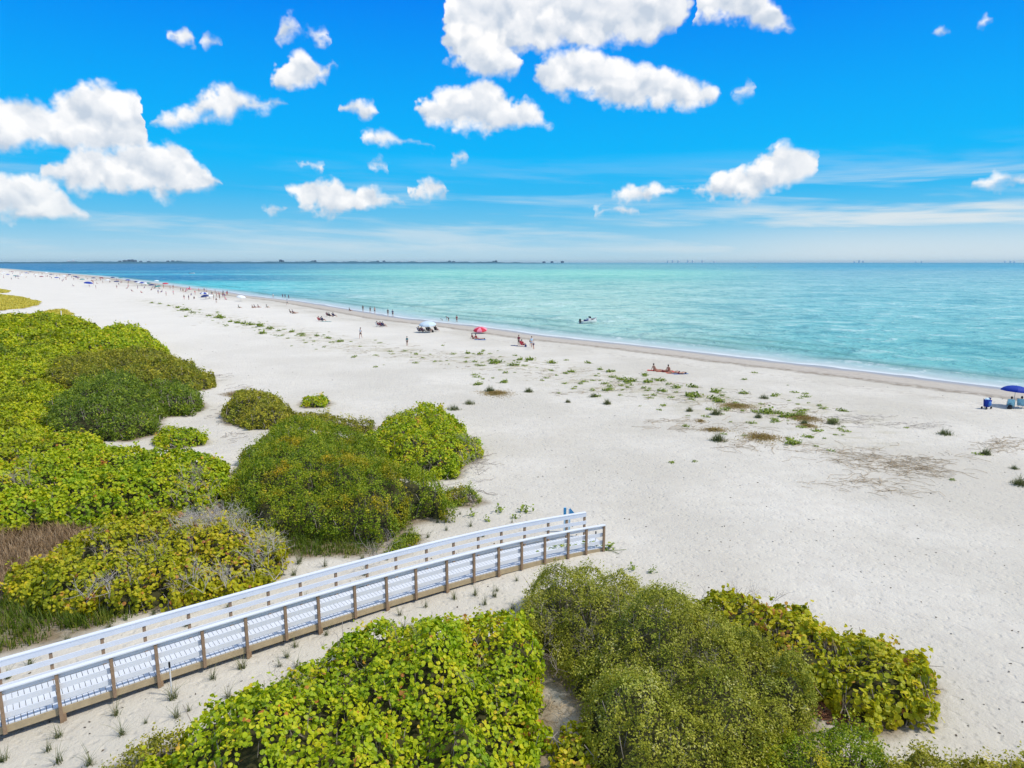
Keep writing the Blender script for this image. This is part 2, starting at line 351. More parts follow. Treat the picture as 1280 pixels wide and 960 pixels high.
# fine darker grains and crushed shell, denser seaward
vo = g.n('ShaderNodeTexVoronoi', ins={'Vector': pos, 'Scale': 5.0, 'Randomness': 1.0})
spk = g.math('LESS_THAN', vo.outputs['Distance'], .13)
spk = g.math('MULTIPLY', spk, g.sstep(g.noise(pos, .6, 3).outputs[0], .48, .62))
c = g.mix(g.math('MULTIPLY', spk, .45), c, (.25, .21, .17))
# strand band: greyish litter
bw = g.math('MULTIPLY', bA, g.sstep(g.noise(g.vmath('MULTIPLY', pos, (.28, .45, .4)), 1.0, 6, .7).outputs[0], .46, .66))
c = g.mix(g.math('MULTIPLY', bw, .72), c, (.40, .365, .23))
# wet sand, painted scarp shadow line and wrack by distance from the water
sn = g.math('ADD', sA, g.math('MULTIPLY', g.math('SUBTRACT', g.noise(pos, .22, 4, .6).outputs[0], .5), 3.0))
wet = g.sstep(sn, -9.6, -7.6)
c = g.mix(g.math('MULTIPLY', wet, g.sstep(n1, .3, .7, .5, .8)), c, g.mix(g.sstep(n2, .3, .7), (.47, .42, .36), (.37, .325, .28)))
wet2 = g.sstep(sn, -3.0, -.6)
c = g.mix(wet2, c, (.36, .345, .33))
ln = g.math('MULTIPLY', g.sstep(sn, -9.9, -8.6), g.sstep(sn, -8.4, -6.6, 1.0, 0.0))
c = g.mix(g.math('MULTIPLY', ln, g.sstep(n2, .3, .62, .15, .85)), c, (.27, .23, .18))  # the scarp's shadow painted as a dark line in the sand
ln2 = g.math('MULTIPLY', g.sstep(sn, -15.5, -14.2), g.sstep(sn, -14.0, -12.5, 1.0, 0.0))
c = g.mix(g.math('MULTIPLY', ln2, g.sstep(n2, .45, .65, 0, .30)), c, (.36, .31, .26))
litc = g.mix(n3, (.10, .08, .04), (.32, .24, .15))
c = g.mix(g.math('MULTIPLY', vA, g.sstep(n2, .25, .55, .55, .95)), c, litc)
# footprints, ripples
fp = g.n('ShaderNodeTexVoronoi', feature='SMOOTH_F1', ins={'Vector': g.vmath('ADD', pos, g.n('ShaderNodeVectorMath', operation='SCALE', ins={0: g.noise(pos, 2.0, 2).outputs['Color'], 'Scale': .5}).outputs[0]), 'Scale': 2.9, 'Smoothness': .45})
h1 = g.sstep(fp.outputs['Distance'], .05, .45)
hh = g.math('ADD', g.math('MULTIPLY', h1, .42), g.math('ADD', g.math('MULTIPLY', n2, .75), g.math('MULTIPLY', n3, .55)))
damp = g.sstep(sn, -7.5, -5, 1.0, .12)
bmp = g.n('ShaderNodeBump', ins={'Height': hh, 'Distance': .16, 'Strength': g.math('MULTIPLY', damp, .55)}).outputs[0]
b = g.n('ShaderNodeBsdfPrincipled', ins={'Base Color': c, 'Roughness': g.math('SUBTRACT', .95, g.math('MULTIPLY', wet2, .55)), 'Specular IOR Level': g.math('ADD', .08, g.math('MULTIPLY', wet2, .35)), 'Normal': bmp})
nt.links.new(b.outputs[0], out.inputs[0])
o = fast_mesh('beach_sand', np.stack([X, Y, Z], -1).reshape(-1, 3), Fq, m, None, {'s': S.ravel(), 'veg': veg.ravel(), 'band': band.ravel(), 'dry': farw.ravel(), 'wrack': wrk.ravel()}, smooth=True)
tag(o, kind='structure')

# ---------------------------------------------------------------- sea
tw = np.array(sorted([-v for v in geo(10, 45000, 2, 1.16)])+axis_pts([(-10, 90, 1.2)])+[90]+geo(90, 50000, 1.3, 1.04))
sw = np.array(axis_pts([(-2.2, 34, .45)])+[34]+geo(34, 60000, .7, 1.12))
T, S = np.meshgrid(tw, sw, indexing='ij'); X, Y = xy(T, S)
wob = 1.6*fbm(T/16, T*0, 21, 3); tsz = 1+np.clip(T, 0, 2000)*.004
def crest(s0, w, amp, seed, br):
    ss_ = (S-s0-wob*1.3)/(w)
    a = ss(br, br+.22, vnoise(T/17, T*0+seed, seed))
    return amp*a*np.exp(-ss_**2*(np.where(ss_ < 0, 2.2, .6)))
Z = WZ+crest(7.5, .9, .26, 31, .35)+crest(13.5, 1.2, .20, 37, .5)+crest(21, 1.4, .14, 41, .5)+.035*fbm(T/3, S/1.5, 51, 3)*ss(2, 8, S)
crs = np.clip((crest(8.6, 1.9, .26, 31, .28)/.26+crest(14.6, 1.9, .20, 37, .42)/.2*.75+crest(22, 2.2, .14, 41, .5)/.14*.6), 0, 1)*(S < 31)
Z = np.where(S > 32, WZ, Z)
edge = np.clip(S+1.1*fbm(T/5, T*0, 61, 3)+.7*fbm(T/21, T*0, 63, 2), -5, 60)
m, nt, out = newmat('sea water'); g = NT(nt)
pos = g.n('ShaderNodeNewGeometry').outputs['Position']
sA = g.n('ShaderNodeAttribute', attribute_name='s').outputs['Fac']; eA = g.n('ShaderNodeAttribute', attribute_name='edge').outputs['Fac']
fA = g.n('ShaderNodeAttribute', attribute_name='lgy').outputs['Fac']      # log10 of distance offshore of the drone
aA = g.n('ShaderNodeAttribute', attribute_name='side').outputs['Fac']
bn = g.noise(g.vmath('MULTIPLY', pos, (.0016, .012, 0)), 1.0, 4, .6).outputs[0]
bn2 = g.noise(g.vmath('MULTIPLY', pos, (.00035, .0022, 0)), 1.0, 3, .5).outputs[0]
ff = g.math('ADD', fA, g.math('ADD', g.math('MULTIPLY', g.math('SUBTRACT', bn, .5), .10), g.math('MULTIPLY', g.math('SUBTRACT', bn2, .5), .22)))
def rs(stops): return [((x-1.8)/2.6, c) for x, c in stops]
fr = g.math('DIVIDE', g.math('SUBTRACT', ff, 1.8), 2.6, clamp=True)
left = g.ramp(fr, rs([(1.9, (.10, .36, .36)), (2.32, (.03, .34, .42)), (2.44, (.010, .26, .42)), (2.56, (.10, .56, .62)), (2.66, (.07, .50, .58)), (2.74, (.003, .17, .36)), (2.86, (.004, .19, .40)), (2.91, (.06, .44, .60)), (2.96, (.004, .17, .36)), (3.02, (.04, .32, .50)), (3.08, (.003, .16, .37)), (3.5, (.003, .15, .35)), (3.9, (.002, .12, .32))]))
mid = g.ramp(fr, rs([(1.9, (.33, .52, .46)), (2.3, (.40, .60, .53)), (2.6, (.36, .60, .53)), (2.8, (.22, .54, .48)), (2.93, (.30, .66, .54)), (3.05, (.26, .62, .54)), (3.2, (.16, .42, .44)), (3.5, (.18, .42, .46)), (3.9, (.08, .28, .38))]))  # sun glitter painted in: paler colours for the middle of the sea
right = g.ramp(fr, rs([(1.9, (.14, .42, .42)), (2.3, (.22, .50, .53)), (2.7, (.25, .50, .55)), (3.0, (.21, .44, .53)), (3.2, (.11, .38, .52)), (3.4, (.05, .30, .47)), (3.6, (.08, .33, .48)), (3.9, (.03, .24, .40))]))
c = g.mix(g.sstep(aA, -.50, -.10), left, mid); c = g.mix(g.sstep(aA, .15, .5), c, right)
# wind streak texture in the body colour of the water
st = g.noise(g.vmath('MULTIPLY', pos, (.05, .16, 0)), 1.0, 5, .65).outputs[0]
c = g.mix(g.sstep(st, .35, .65, .0, .28), c, (.16, .52, .52))
# sandy shallows
c = g.mix(g.sstep(eA, 4, 15, .9, 0), c, (.37, .52, .52))
c = g.mix(g.sstep(eA, .3, 7, .9, 0), c, (.50, .55, .54))
# foam
fn = g.noise(g.vmath('MULTIPLY', pos, (.5, .5, .5)), 1.0, 6, .7).outputs[0]
foam = g.math('MULTIPLY', g.math('MULTIPLY', g.sstep(eA, .0, .5, 0, 1), g.sstep(eA, .6, 2.6, 1, 0)), .55)
foam2 = g.math('MULTIPLY', g.math('MULTIPLY', g.sstep(eA, 2.5, 5, 0, 1), g.sstep(eA, 6, 11, 1, 0)), g.sstep(fn, .54, .64))
foam = g.math('MAXIMUM', g.math('MULTIPLY', foam, g.sstep(fn, .30, .55, .35, 1)), g.math('MULTIPLY', foam2, .35))
c = g.mix(g.math('MULTIPLY', g.n('ShaderNodeAttribute', attribute_name='crest').outputs['Fac'], .85), c, (.07, .22, .20))
c = g.mix(foam, c, (.85, .88, .9))
# waves, their shade and shimmer also painted into the colour
t1 = g.noise(g.vmath('MULTIPLY', pos, (.32, .75, 0)), 1.0, 5, .62, .4).outputs[0]
t2 = g.noise(g.vmath('MULTIPLY', pos, (.17, .20, 0)), 1.0, 4, .62, .6).outputs[0]
t3 = g.noise(g.vmath('MULTIPLY', pos, (.026, .035, 0)), 1.0, 5, .68, .5).outputs[0]
c = g.mix(g.math('MULTIPLY', g.sstep(g.math('ADD', g.math('MULTIPLY', t2, .5), g.math('MULTIPLY', t3, .5)), .495, .43), g.sstep(eA, 8, 30, 0, .62)), c, g.mix(1.0, c, (.35, .62, .72), 'MULTIPLY'))  # shade of the ripple troughs painted into the water colour
c = g.mix(g.math('MULTIPLY', g.sstep(g.math('ADD', g.math('MULTIPLY', t2, .6), g.math('MULTIPLY', t3, .4)), .53, .61), g.sstep(eA, 8, 30, 0, .40)), c, (.66, .82, .80))  # ripple shimmer painted as pale flecks
hh = g.math('ADD', g.math('MULTIPLY', t1, .55), g.math('MULTIPLY', t2, 3.0)); hh = g.math('ADD', hh, g.math('MULTIPLY', t3, 9.0))
bmp = g.n('ShaderNodeBump', ins={'Height': hh, 'Distance': .9, 'Strength': g.sstep(eA, 1, 14, .10, .7)}).outputs[0]
di = g.n('ShaderNodeBsdfDiffuse', ins={'Color': c, 'Normal': bmp}); gl = g.n('ShaderNodeBsdfGlossy', ins={'Color': (1, 1, 1, 1), 'Roughness': .3, 'Normal': bmp})
frs = g.n('ShaderNodeFresnel', ins={'IOR': 1.33, 'Normal': bmp}).outputs[0]
b = g.n('ShaderNodeMixShader', ins={0: g.math('ADD', .01, g.math('MULTIPLY', frs, .20)), 1: di.outputs[0], 2: gl.outputs[0]})
tr = g.n('ShaderNodeBsdfTransparent')
al = g.sstep(eA, -.25, .5)
mx = g.n('ShaderNodeMixShader', ins={0: al, 1: tr.outputs[0], 2: b.outputs[0]})
nt.links.new(mx.outputs[0], out.inputs[0])
ii = np.arange(len(tw)*len(sw)).reshape(len(tw), len(sw))
Fq = np.stack([ii[:-1, :-1], ii[1:, :-1], ii[1:, 1:], ii[:-1, 1:]], -1).reshape(-1, 4)[:, ::-1]
lgy = np.log10(np.clip(Y, 20, 1e5)); side = np.clip(X/np.clip(Y, 20, 1e6), -2, 2)
o = fast_mesh('sea_water', np.stack([X, Y, Z], -1).reshape(-1, 3), Fq, m, None, {'s': S.ravel(), 'edge': edge.ravel(), 'lgy': lgy.ravel(), 'side': side.ravel(), 'crest': crs.ravel()}, smooth=True)
tag(o, kind='structure')
#@@SKY
# ---------------------------------------------------------------- sky: Nishita graded, clouds by direction
SUN_EL, SUN_AZ = R(54), R(98)      # azimuth clockwise from +Y (sun stands to the right)
w = bpy.data.worlds.new('World'); sc.world = w; w.use_nodes = True; nt = w.node_tree; nt.nodes.clear(); g = NT(nt)
sky = g.n('ShaderNodeTexSky', sky_type='NISHITA', sun_disc=False, sun_elevation=SUN_EL, sun_rotation=SUN_AZ, air_density=1.0, dust_density=.6, ozone_density=2.0)
gen = g.n('ShaderNodeTexCoord').outputs['Generated']
sx = g.n('ShaderNodeSeparateXYZ', ins={0: gen})
az = g.math('MULTIPLY', g.math('ARCTAN2', sx.outputs[0], sx.outputs[1]), 180/math.pi)
el = g.math('MULTIPLY', g.math('ARCSINE', sx.outputs[2]), 180/math.pi)
W = 3.6
def K(r_, g_, b_): # sRGB 0-255 -> linear radiance in sky units
    f = lambda x: ((x/255+.055)/1.055)**2.4 if x > 10 else x/255/12.92
    return (f(r_)*W, f(g_)*W, f(b_)*W)
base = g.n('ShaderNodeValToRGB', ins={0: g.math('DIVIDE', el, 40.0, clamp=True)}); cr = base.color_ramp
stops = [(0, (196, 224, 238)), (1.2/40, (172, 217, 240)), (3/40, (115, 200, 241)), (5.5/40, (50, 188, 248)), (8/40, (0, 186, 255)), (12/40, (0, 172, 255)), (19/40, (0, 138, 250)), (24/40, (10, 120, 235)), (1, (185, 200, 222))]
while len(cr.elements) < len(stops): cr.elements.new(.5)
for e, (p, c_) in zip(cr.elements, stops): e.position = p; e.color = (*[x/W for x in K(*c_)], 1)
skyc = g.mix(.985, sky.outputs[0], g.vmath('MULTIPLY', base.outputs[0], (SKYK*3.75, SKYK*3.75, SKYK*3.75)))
nA = g.noise(gen, 9, 4, .62); nB = g.noise(gen, 34, 3, .65)
wc = g.vmath('ADD', g.vmath('SUBTRACT', nA.outputs['Color'], (.5, .5, .5)), g.n('ShaderNodeVectorMath', operation='SCALE', ins={0: g.vmath('SUBTRACT', nB.outputs['Color'], (.5, .5, .5)), 'Scale': .45}).outputs[0])
ws = g.n('ShaderNodeSeparateXYZ', ins={0: wc})
az2 = g.math('ADD', az, g.math('MULTIPLY', ws.outputs[0], 4.2))
el2 = g.math('ADD', el, g.math('MULTIPLY', ws.outputs[1], 3.0))
u = g.math('DIVIDE', g.math('PINGPONG', g.math('ADD', az2, 45.0), 90.0), 90.0)
def azel(x, v):
    d = ray(x, v); return math.degrees(math.atan2(d[0], d[1])), math.degrees(math.atan2(d[2], math.hypot(d[0], d[1])))
# each layer: list of clouds, each a list of (px, top, bottom)
LAY = [
 [[(-75, 150, 190), (-40, 112, 195), (0, 108, 192), (30, 118, 193), (60, 124, 193), (100, 104, 194), (130, 98, 194), (165, 98, 190), (178, 112, 186), (184, 145, 172)],
  [(420, 135, 141), (440, 125, 142), (455, 130, 152), (470, 140, 150)],
  [(545, 15, 40), (556, -30, 70), (600, -80, 80), (650, -80, 64), (700, -80, 60), (760, -80, 60), (820, -80, 60), (850, -60, 40), (862, -20, 5)],
  [(924, 117, 124), (936, 112, 126), (952, 103, 113)]],
 [[(55, 205, 235), (80, 192, 243), (110, 182, 245), (150, 178, 248), (190, 172, 248), (218, 168, 246), (230, 178, 245), (250, 205, 240), (270, 230, 238)],
  [(336, 90, 108), (346, 72, 116), (358, 56, 112), (378, 60, 108), (390, 74, 102), (403, 82, 98), (410, 66, 90)],
  [(531, 132, 146), (542, 116, 158), (562, 108, 164), (590, 102, 170), (620, 104, 173), (640, 128, 172), (655, 116, 166), (670, 124, 162), (690, 146, 160), (703, 152, 156)],
  [(866, -60, 25), (890, -70, 30), (920, -50, 30), (950, -20, 40), (975, 15, 42), (996, 32, 38)]],
 [[(-60, 220, 285), (-20, 205, 282), (10, 212, 280), (40, 218, 283), (70, 230, 284), (100, 250, 284), (118, 266, 280)],
  [(352, 235, 240), (372, 232, 262), (395, 226, 272), (418, 219, 270), (440, 233, 268), (470, 231, 264), (495, 240, 262), (506, 250, 258)],
  [(546, 52, 66), (556, 40, 88), (575, 28, 104), (610, 30, 106), (635, 40, 104), (650, 62, 84)],
  [(668, 80, 96), (678, 62, 106), (700, 52, 118), (730, 50, 128), (760, 60, 133), (790, 74, 135), (825, 84, 137), (860, 92, 136), (892, 98, 132), (906, 112, 122)],
  [(1228, 218, 229), (1255, 204, 232), (1285, 208, 232), (1350, 205, 232), (1400, 220, 226)]],
 [[(190, 147, 153), (215, 132, 158), (240, 124, 157), (262, 112, 155), (285, 97, 156), (300, 112, 153), (325, 124, 149), (345, 118, 145), (360, 131, 136)],
  [(455, 176, 184), (468, 161, 189), (485, 163, 192), (510, 177, 193), (545, 184, 190)],
  [(738, 258, 264), (765, 240, 252), (790, 231, 252), (820, 225, 252), (842, 234, 249), (850, 232, 243), (880, 222, 250), (905, 212, 250), (940, 202, 250), (965, 190, 244), (985, 176, 240), (1005, 183, 236), (1022, 190, 222)],
  [(1186, 33, 38), (1198, 27, 39), (1207, 33, 37)]],
 [[(200, 46, 52), (232, 42, 60), (243, 56, 60)], [(332, 268, 272), (340, 260, 272), (348, 266, 271)], [(378, 209, 213), (402, 208, 214)], [(462, 211, 216), (478, 207, 217), (492, 212, 216)],
  [(516, 230, 243), (530, 225, 247), (544, 226, 247), (556, 238, 244)], [(736, 264, 268), (762, 257, 269), (800, 263, 267)]],
 [[(252, 57, 62), (266, 48, 65), (280, 55, 63)], [(342, 42, 54), (350, 30, 58), (364, 24, 46), (380, 32, 42), (390, 36, 46), (404, 36, 56)], [(574, 196, 202), (590, 196, 203)], [(1226, 18, 22), (1240, 17, 22)]],
]
skyc0 = skyc
# high thin streaks near the horizon
ci = g.noise(g.n('ShaderNodeCombineXYZ', ins={0: g.math('MULTIPLY', az, .055), 1: g.math('ADD', g.math('MULTIPLY', el, .62), g.math('MULTIPLY', az, .018)), 2: 3.3}).outputs[0], 1.0, 4, .62, .3).outputs[0]
cim = g.math('MULTIPLY', g.math('MULTIPLY', g.sstep(ci, .42, .70), g.sstep(el, .1, 1.2)), g.sstep(el, 3.0, 9.0, 1, 0))
cim = g.math('MULTIPLY', cim, g.math('ADD', .55, g.math('MULTIPLY', g.sstep(az, 5, 30), .45)), clamp=True)
cim = g.math('MAXIMUM', cim, g.math('MULTIPLY', g.math('MULTIPLY', g.sstep(az, 8, 28), g.sstep(el, .3, 4.2, 1, 0)), .8))
skyc = g.mix(cim, skyc, (2.75*SKYK, 3.1*SKYK, 3.3*SKYK))
rel = g.math('SUBTRACT', nB.outputs[0], nA.outputs[0])
gen2 = g.vmath('ADD', gen, (.006, .0, .014))
wg = g.vmath('ADD', gen, g.n('ShaderNodeVectorMath', operation='SCALE', ins={0: wc, 'Scale': .05}).outputs[0]); wg2 = g.vmath('ADD', wg, (.006, .0, .014))
def billow(vec):
    v_ = g.n('ShaderNodeTexVoronoi', feature='F1', ins={'Vector': vec, 'Scale': 26.0, 'Detail': 1.0, 'Roughness': .5}); return v_.outputs['Distance']
b1 = billow(wg); b2 = billow(wg2)
lit = g.math('MULTIPLY', g.math('SUBTRACT', b2, b1), 1.6)
for lay in LAY:
    T0 = []; B0 = []; X0 = []
    for cl in lay:
        gr = 7 if max(c_[2]-c_[1] for c_ in cl) < 24 else 3
        cl = [(c_[0], c_[1]-gr, c_[2]+gr*.7) for c_ in cl]
        a0, e0 = azel(cl[0][0], (cl[0][1]+cl[0][2])/2); a1, e1 = azel(cl[-1][0], (cl[-1][1]+cl[-1][2])/2)
        X0 += [a0-.6, a0-.22]; T0 += [e0-1.3, e0-.1]; B0 += [e0+1.3, e0+.1]
        for x, t_, b_ in cl:
            a, et = azel(x, t_); _, eb = azel(x, b_); X0.append(a); T0.append(et); B0.append(eb)
        X0 += [a1+.22, a1+.6]; T0 += [e1-.1, e1-1.3]; B0 += [e1+.1, e1+1.3]
    xs = np.linspace(-45, 45, 257); tv = np.interp(xs, X0, T0, left=-2, right=-2); bv = np.interp(xs, X0, B0, left=1, right=1)
    gap = np.ones(len(xs), bool)
    for cl in lay:
        a0 = azel(*cl[0][:2])[0]-.65; a1 = azel(*cl[-1][:2])[0]+.65; gap &= ~((xs > a0) & (xs < a1))
    tv = np.where(gap, (tv+bv)/2-1.4, tv); bv = np.where(gap, tv+2.8, bv)
    rc = g.n('ShaderNodeRGBCurve', ins={'Color': g.n('ShaderNodeCombineXYZ', ins={0: u, 1: u, 2: u}).outputs[0]})
    mp = rc.mapping; mp.use_clip = False
    for ch, vals in ((0, tv), (1, bv)):
        cu = mp.curves[ch]
        keep = [0]
        for k in range(1, len(xs)-1):   # drop collinear points
            if abs(vals[k]-vals[k-1]-(vals[k+1]-vals[k])) > 1e-3: keep.append(k)
        keep.append(len(xs)-1)
        pts = [((xs[k]+45)/90, (vals[k]+10)/50) for k in keep]
        cu.points[0].location = pts[0]; cu.points[1].location = pts[-1]
        for p in pts[1:-1]: cu.points.new(*p)
        for p in cu.points: p.handle_type = 'VECTOR'
    mp.update()
    s3 = g.n('ShaderNodeSeparateXYZ', ins={0: rc.outputs[0]})
    top = g.math('MULTIPLY_ADD', s3.outputs[0], 50.0, -10.0); bot = g.math('MULTIPLY_ADD', s3.outputs[1], 50.0, -10.0)
    q = g.math('MINIMUM', g.math('SUBTRACT', top, el2), g.math('MULTIPLY', g.math('SUBTRACT', el2, bot), .8))
    q = g.math('ADD', q, g.math('ADD', g.math('MULTIPLY', g.math('SUBTRACT', nB.outputs[0], .5), 1.1), g.math('MULTIPLY', g.math('SUBTRACT', .42, b1), .55)))
    d = g.sstep(q, -.12, g.math('ADD', .25, g.math('MULTIPLY', nA.outputs[0], .75)))
    hgt = g.math('DIVIDE', g.math('SUBTRACT', el2, bot), g.math('ADD', g.math('MULTIPLY', g.math('SUBTRACT', top, bot), .75), .5))
    shd = g.math('ADD', g.math('ADD', g.math('MULTIPLY', hgt, .75), .18), g.math('MULTIPLY', lit, .72), clamp=True)
    cc = g.mix(shd, (2.25*SKYK, 2.55*SKYK, 2.95*SKYK), (3.95*SKYK, 3.93*SKYK, 3.93*SKYK))
    cc = g.mix(g.sstep(el, 1.0, 7.0, .25, 0), cc, (2.5*SKYK, 2.95*SKYK, 3.2*SKYK))
    skyc = g.mix(g.math('MULTIPLY', d, .98), skyc, cc)
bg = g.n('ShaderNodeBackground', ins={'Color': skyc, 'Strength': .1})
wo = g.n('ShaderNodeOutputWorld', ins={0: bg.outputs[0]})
w.cycles.sampling_method = 'NONE'

sun = bpy.data.lights.new('sun', 'SUN'); sun.energy = 3.4; sun.angle = R(5); sun.color = (1, .92, .80)
so = bpy.data.objects.new('sun', sun); col.objects.link(so)
dv = Vector((math.sin(SUN_AZ)*math.cos(SUN_EL), math.cos(SUN_AZ)*math.cos(SUN_EL), math.sin(SUN_EL)))
so.rotation_euler = dv.to_track_quat('Z', 'Y').to_euler(); so.location = dv*60
cam = bpy.data.cameras.new('camera'); co = bpy.data.objects.new('camera', cam); col.objects.link(co); sc.camera = co
cam.sensor_width = 36; cam.lens = 36*F/1280; cam.clip_start = .5; cam.clip_end = 150000
co.location = (0, 0, HC); co.rotation_euler = (math.pi/2-PITCH, 0, 0)
vs = sc.view_settings; vs.view_transform = 'Standard'; vs.look = 'None'; vs.gamma = 1; vs.exposure = EXPO
sc.cycles.max_bounces = 4; sc.cycles.diffuse_bounces = 2; sc.cycles.glossy_bounces = 2; sc.cycles.transmission_bounces = 3; sc.cycles.transparent_max_bounces = 6; sc.cycles.volume_bounces = 0
sc.cycles.use_denoising = True; sc.cycles.caustics_reflective = False; sc.cycles.caustics_refractive = False
#@@PART3
# ---------------------------------------------------------------- foliage builders
def leaves(P, Nn, size, k=7, aspect=1.0):
    """P (n,3) centres, Nn (n,3) normals, size (n,) radius -> flat k-gon leaves"""
    n = len(P); Nn = Nn/(np.linalg.norm(Nn, axis=1, keepdims=True)+1e-9)
    r = rng.normal(size=(n, 3)); a = np.cross(Nn, r); a /= (np.linalg.norm(a, axis=1, keepdims=True)+1e-9); b = np.cross(Nn, a)
    w = np.arange(k)*2*np.pi/k+.2
    V = P[:, None]+size[:, None, None]*(np.cos(w)[None, :, None]*a[:, None]+np.sin(w)[None, :, None]*b[:, None]*aspect)
    V += (np.sin(w*2)*.18)[None, :, None]*size[:, None, None]*Nn[:, None]
    return V.reshape(-1, 3), np.arange(n*k).reshape(n, k)
def sticks(P0, P1, r0, r1):
    n = len(P0); D = P1-P0; D = D/(np.linalg.norm(D, axis=1, keepdims=True)+1e-9)
    a = np.cross(D, [[.31, .52, .79]]); a /= (np.linalg.norm(a, axis=1, keepdims=True)+1e-9); b = np.cross(D, a); V = []
    for j in range(3):
        w = j*2*np.pi/3; o = math.cos(w)*a+math.sin(w)*b
        V += [P0+o*r0[:, None], P1+o*r1[:, None]]
    V = np.stack(V, 1).reshape(-1, 3); i = np.arange(n)[:, None]*6
    Fq = np.concatenate([i+np.array([[0, 2, 3, 1]]), i+np.array([[2, 4, 5, 3]]), i+np.array([[4, 0, 1, 5]])])
    return V, Fq
def branchset(roots, dirs, length, r, levels=3, kids=3, spread=.6, bend=.25):
    """branching twigs -> segment arrays"""
    A0, A1, R0, R1 = [], [], [], []
    cur = [(np.array(p, float), np.array(d, float), length, r) for p, d in zip(roots, dirs)]
    for lv in range(levels):
        nxt = []
        for p, d, L, rr in cur:
            d = d/np.linalg.norm(d); q = p
            for sgm in range(2):
                d = d+rng.normal(size=3)*bend; d[2] = max(d[2], -.1); d /= np.linalg.norm(d); q2 = q+d*L/2*rng.uniform(.7, 1.2)
                A0.append(q); A1.append(q2); R0.append(rr*(1-.2*sgm)); R1.append(rr*(.8-.2*sgm)); q = q2
                for _ in range(kids if sgm else 1): nxt.append((q2, d+rng.normal(size=3)*spread, L*.62, rr*.55))
        cur = nxt
    return np.array(A0), np.array(A1), np.array(R0), np.array(R1)

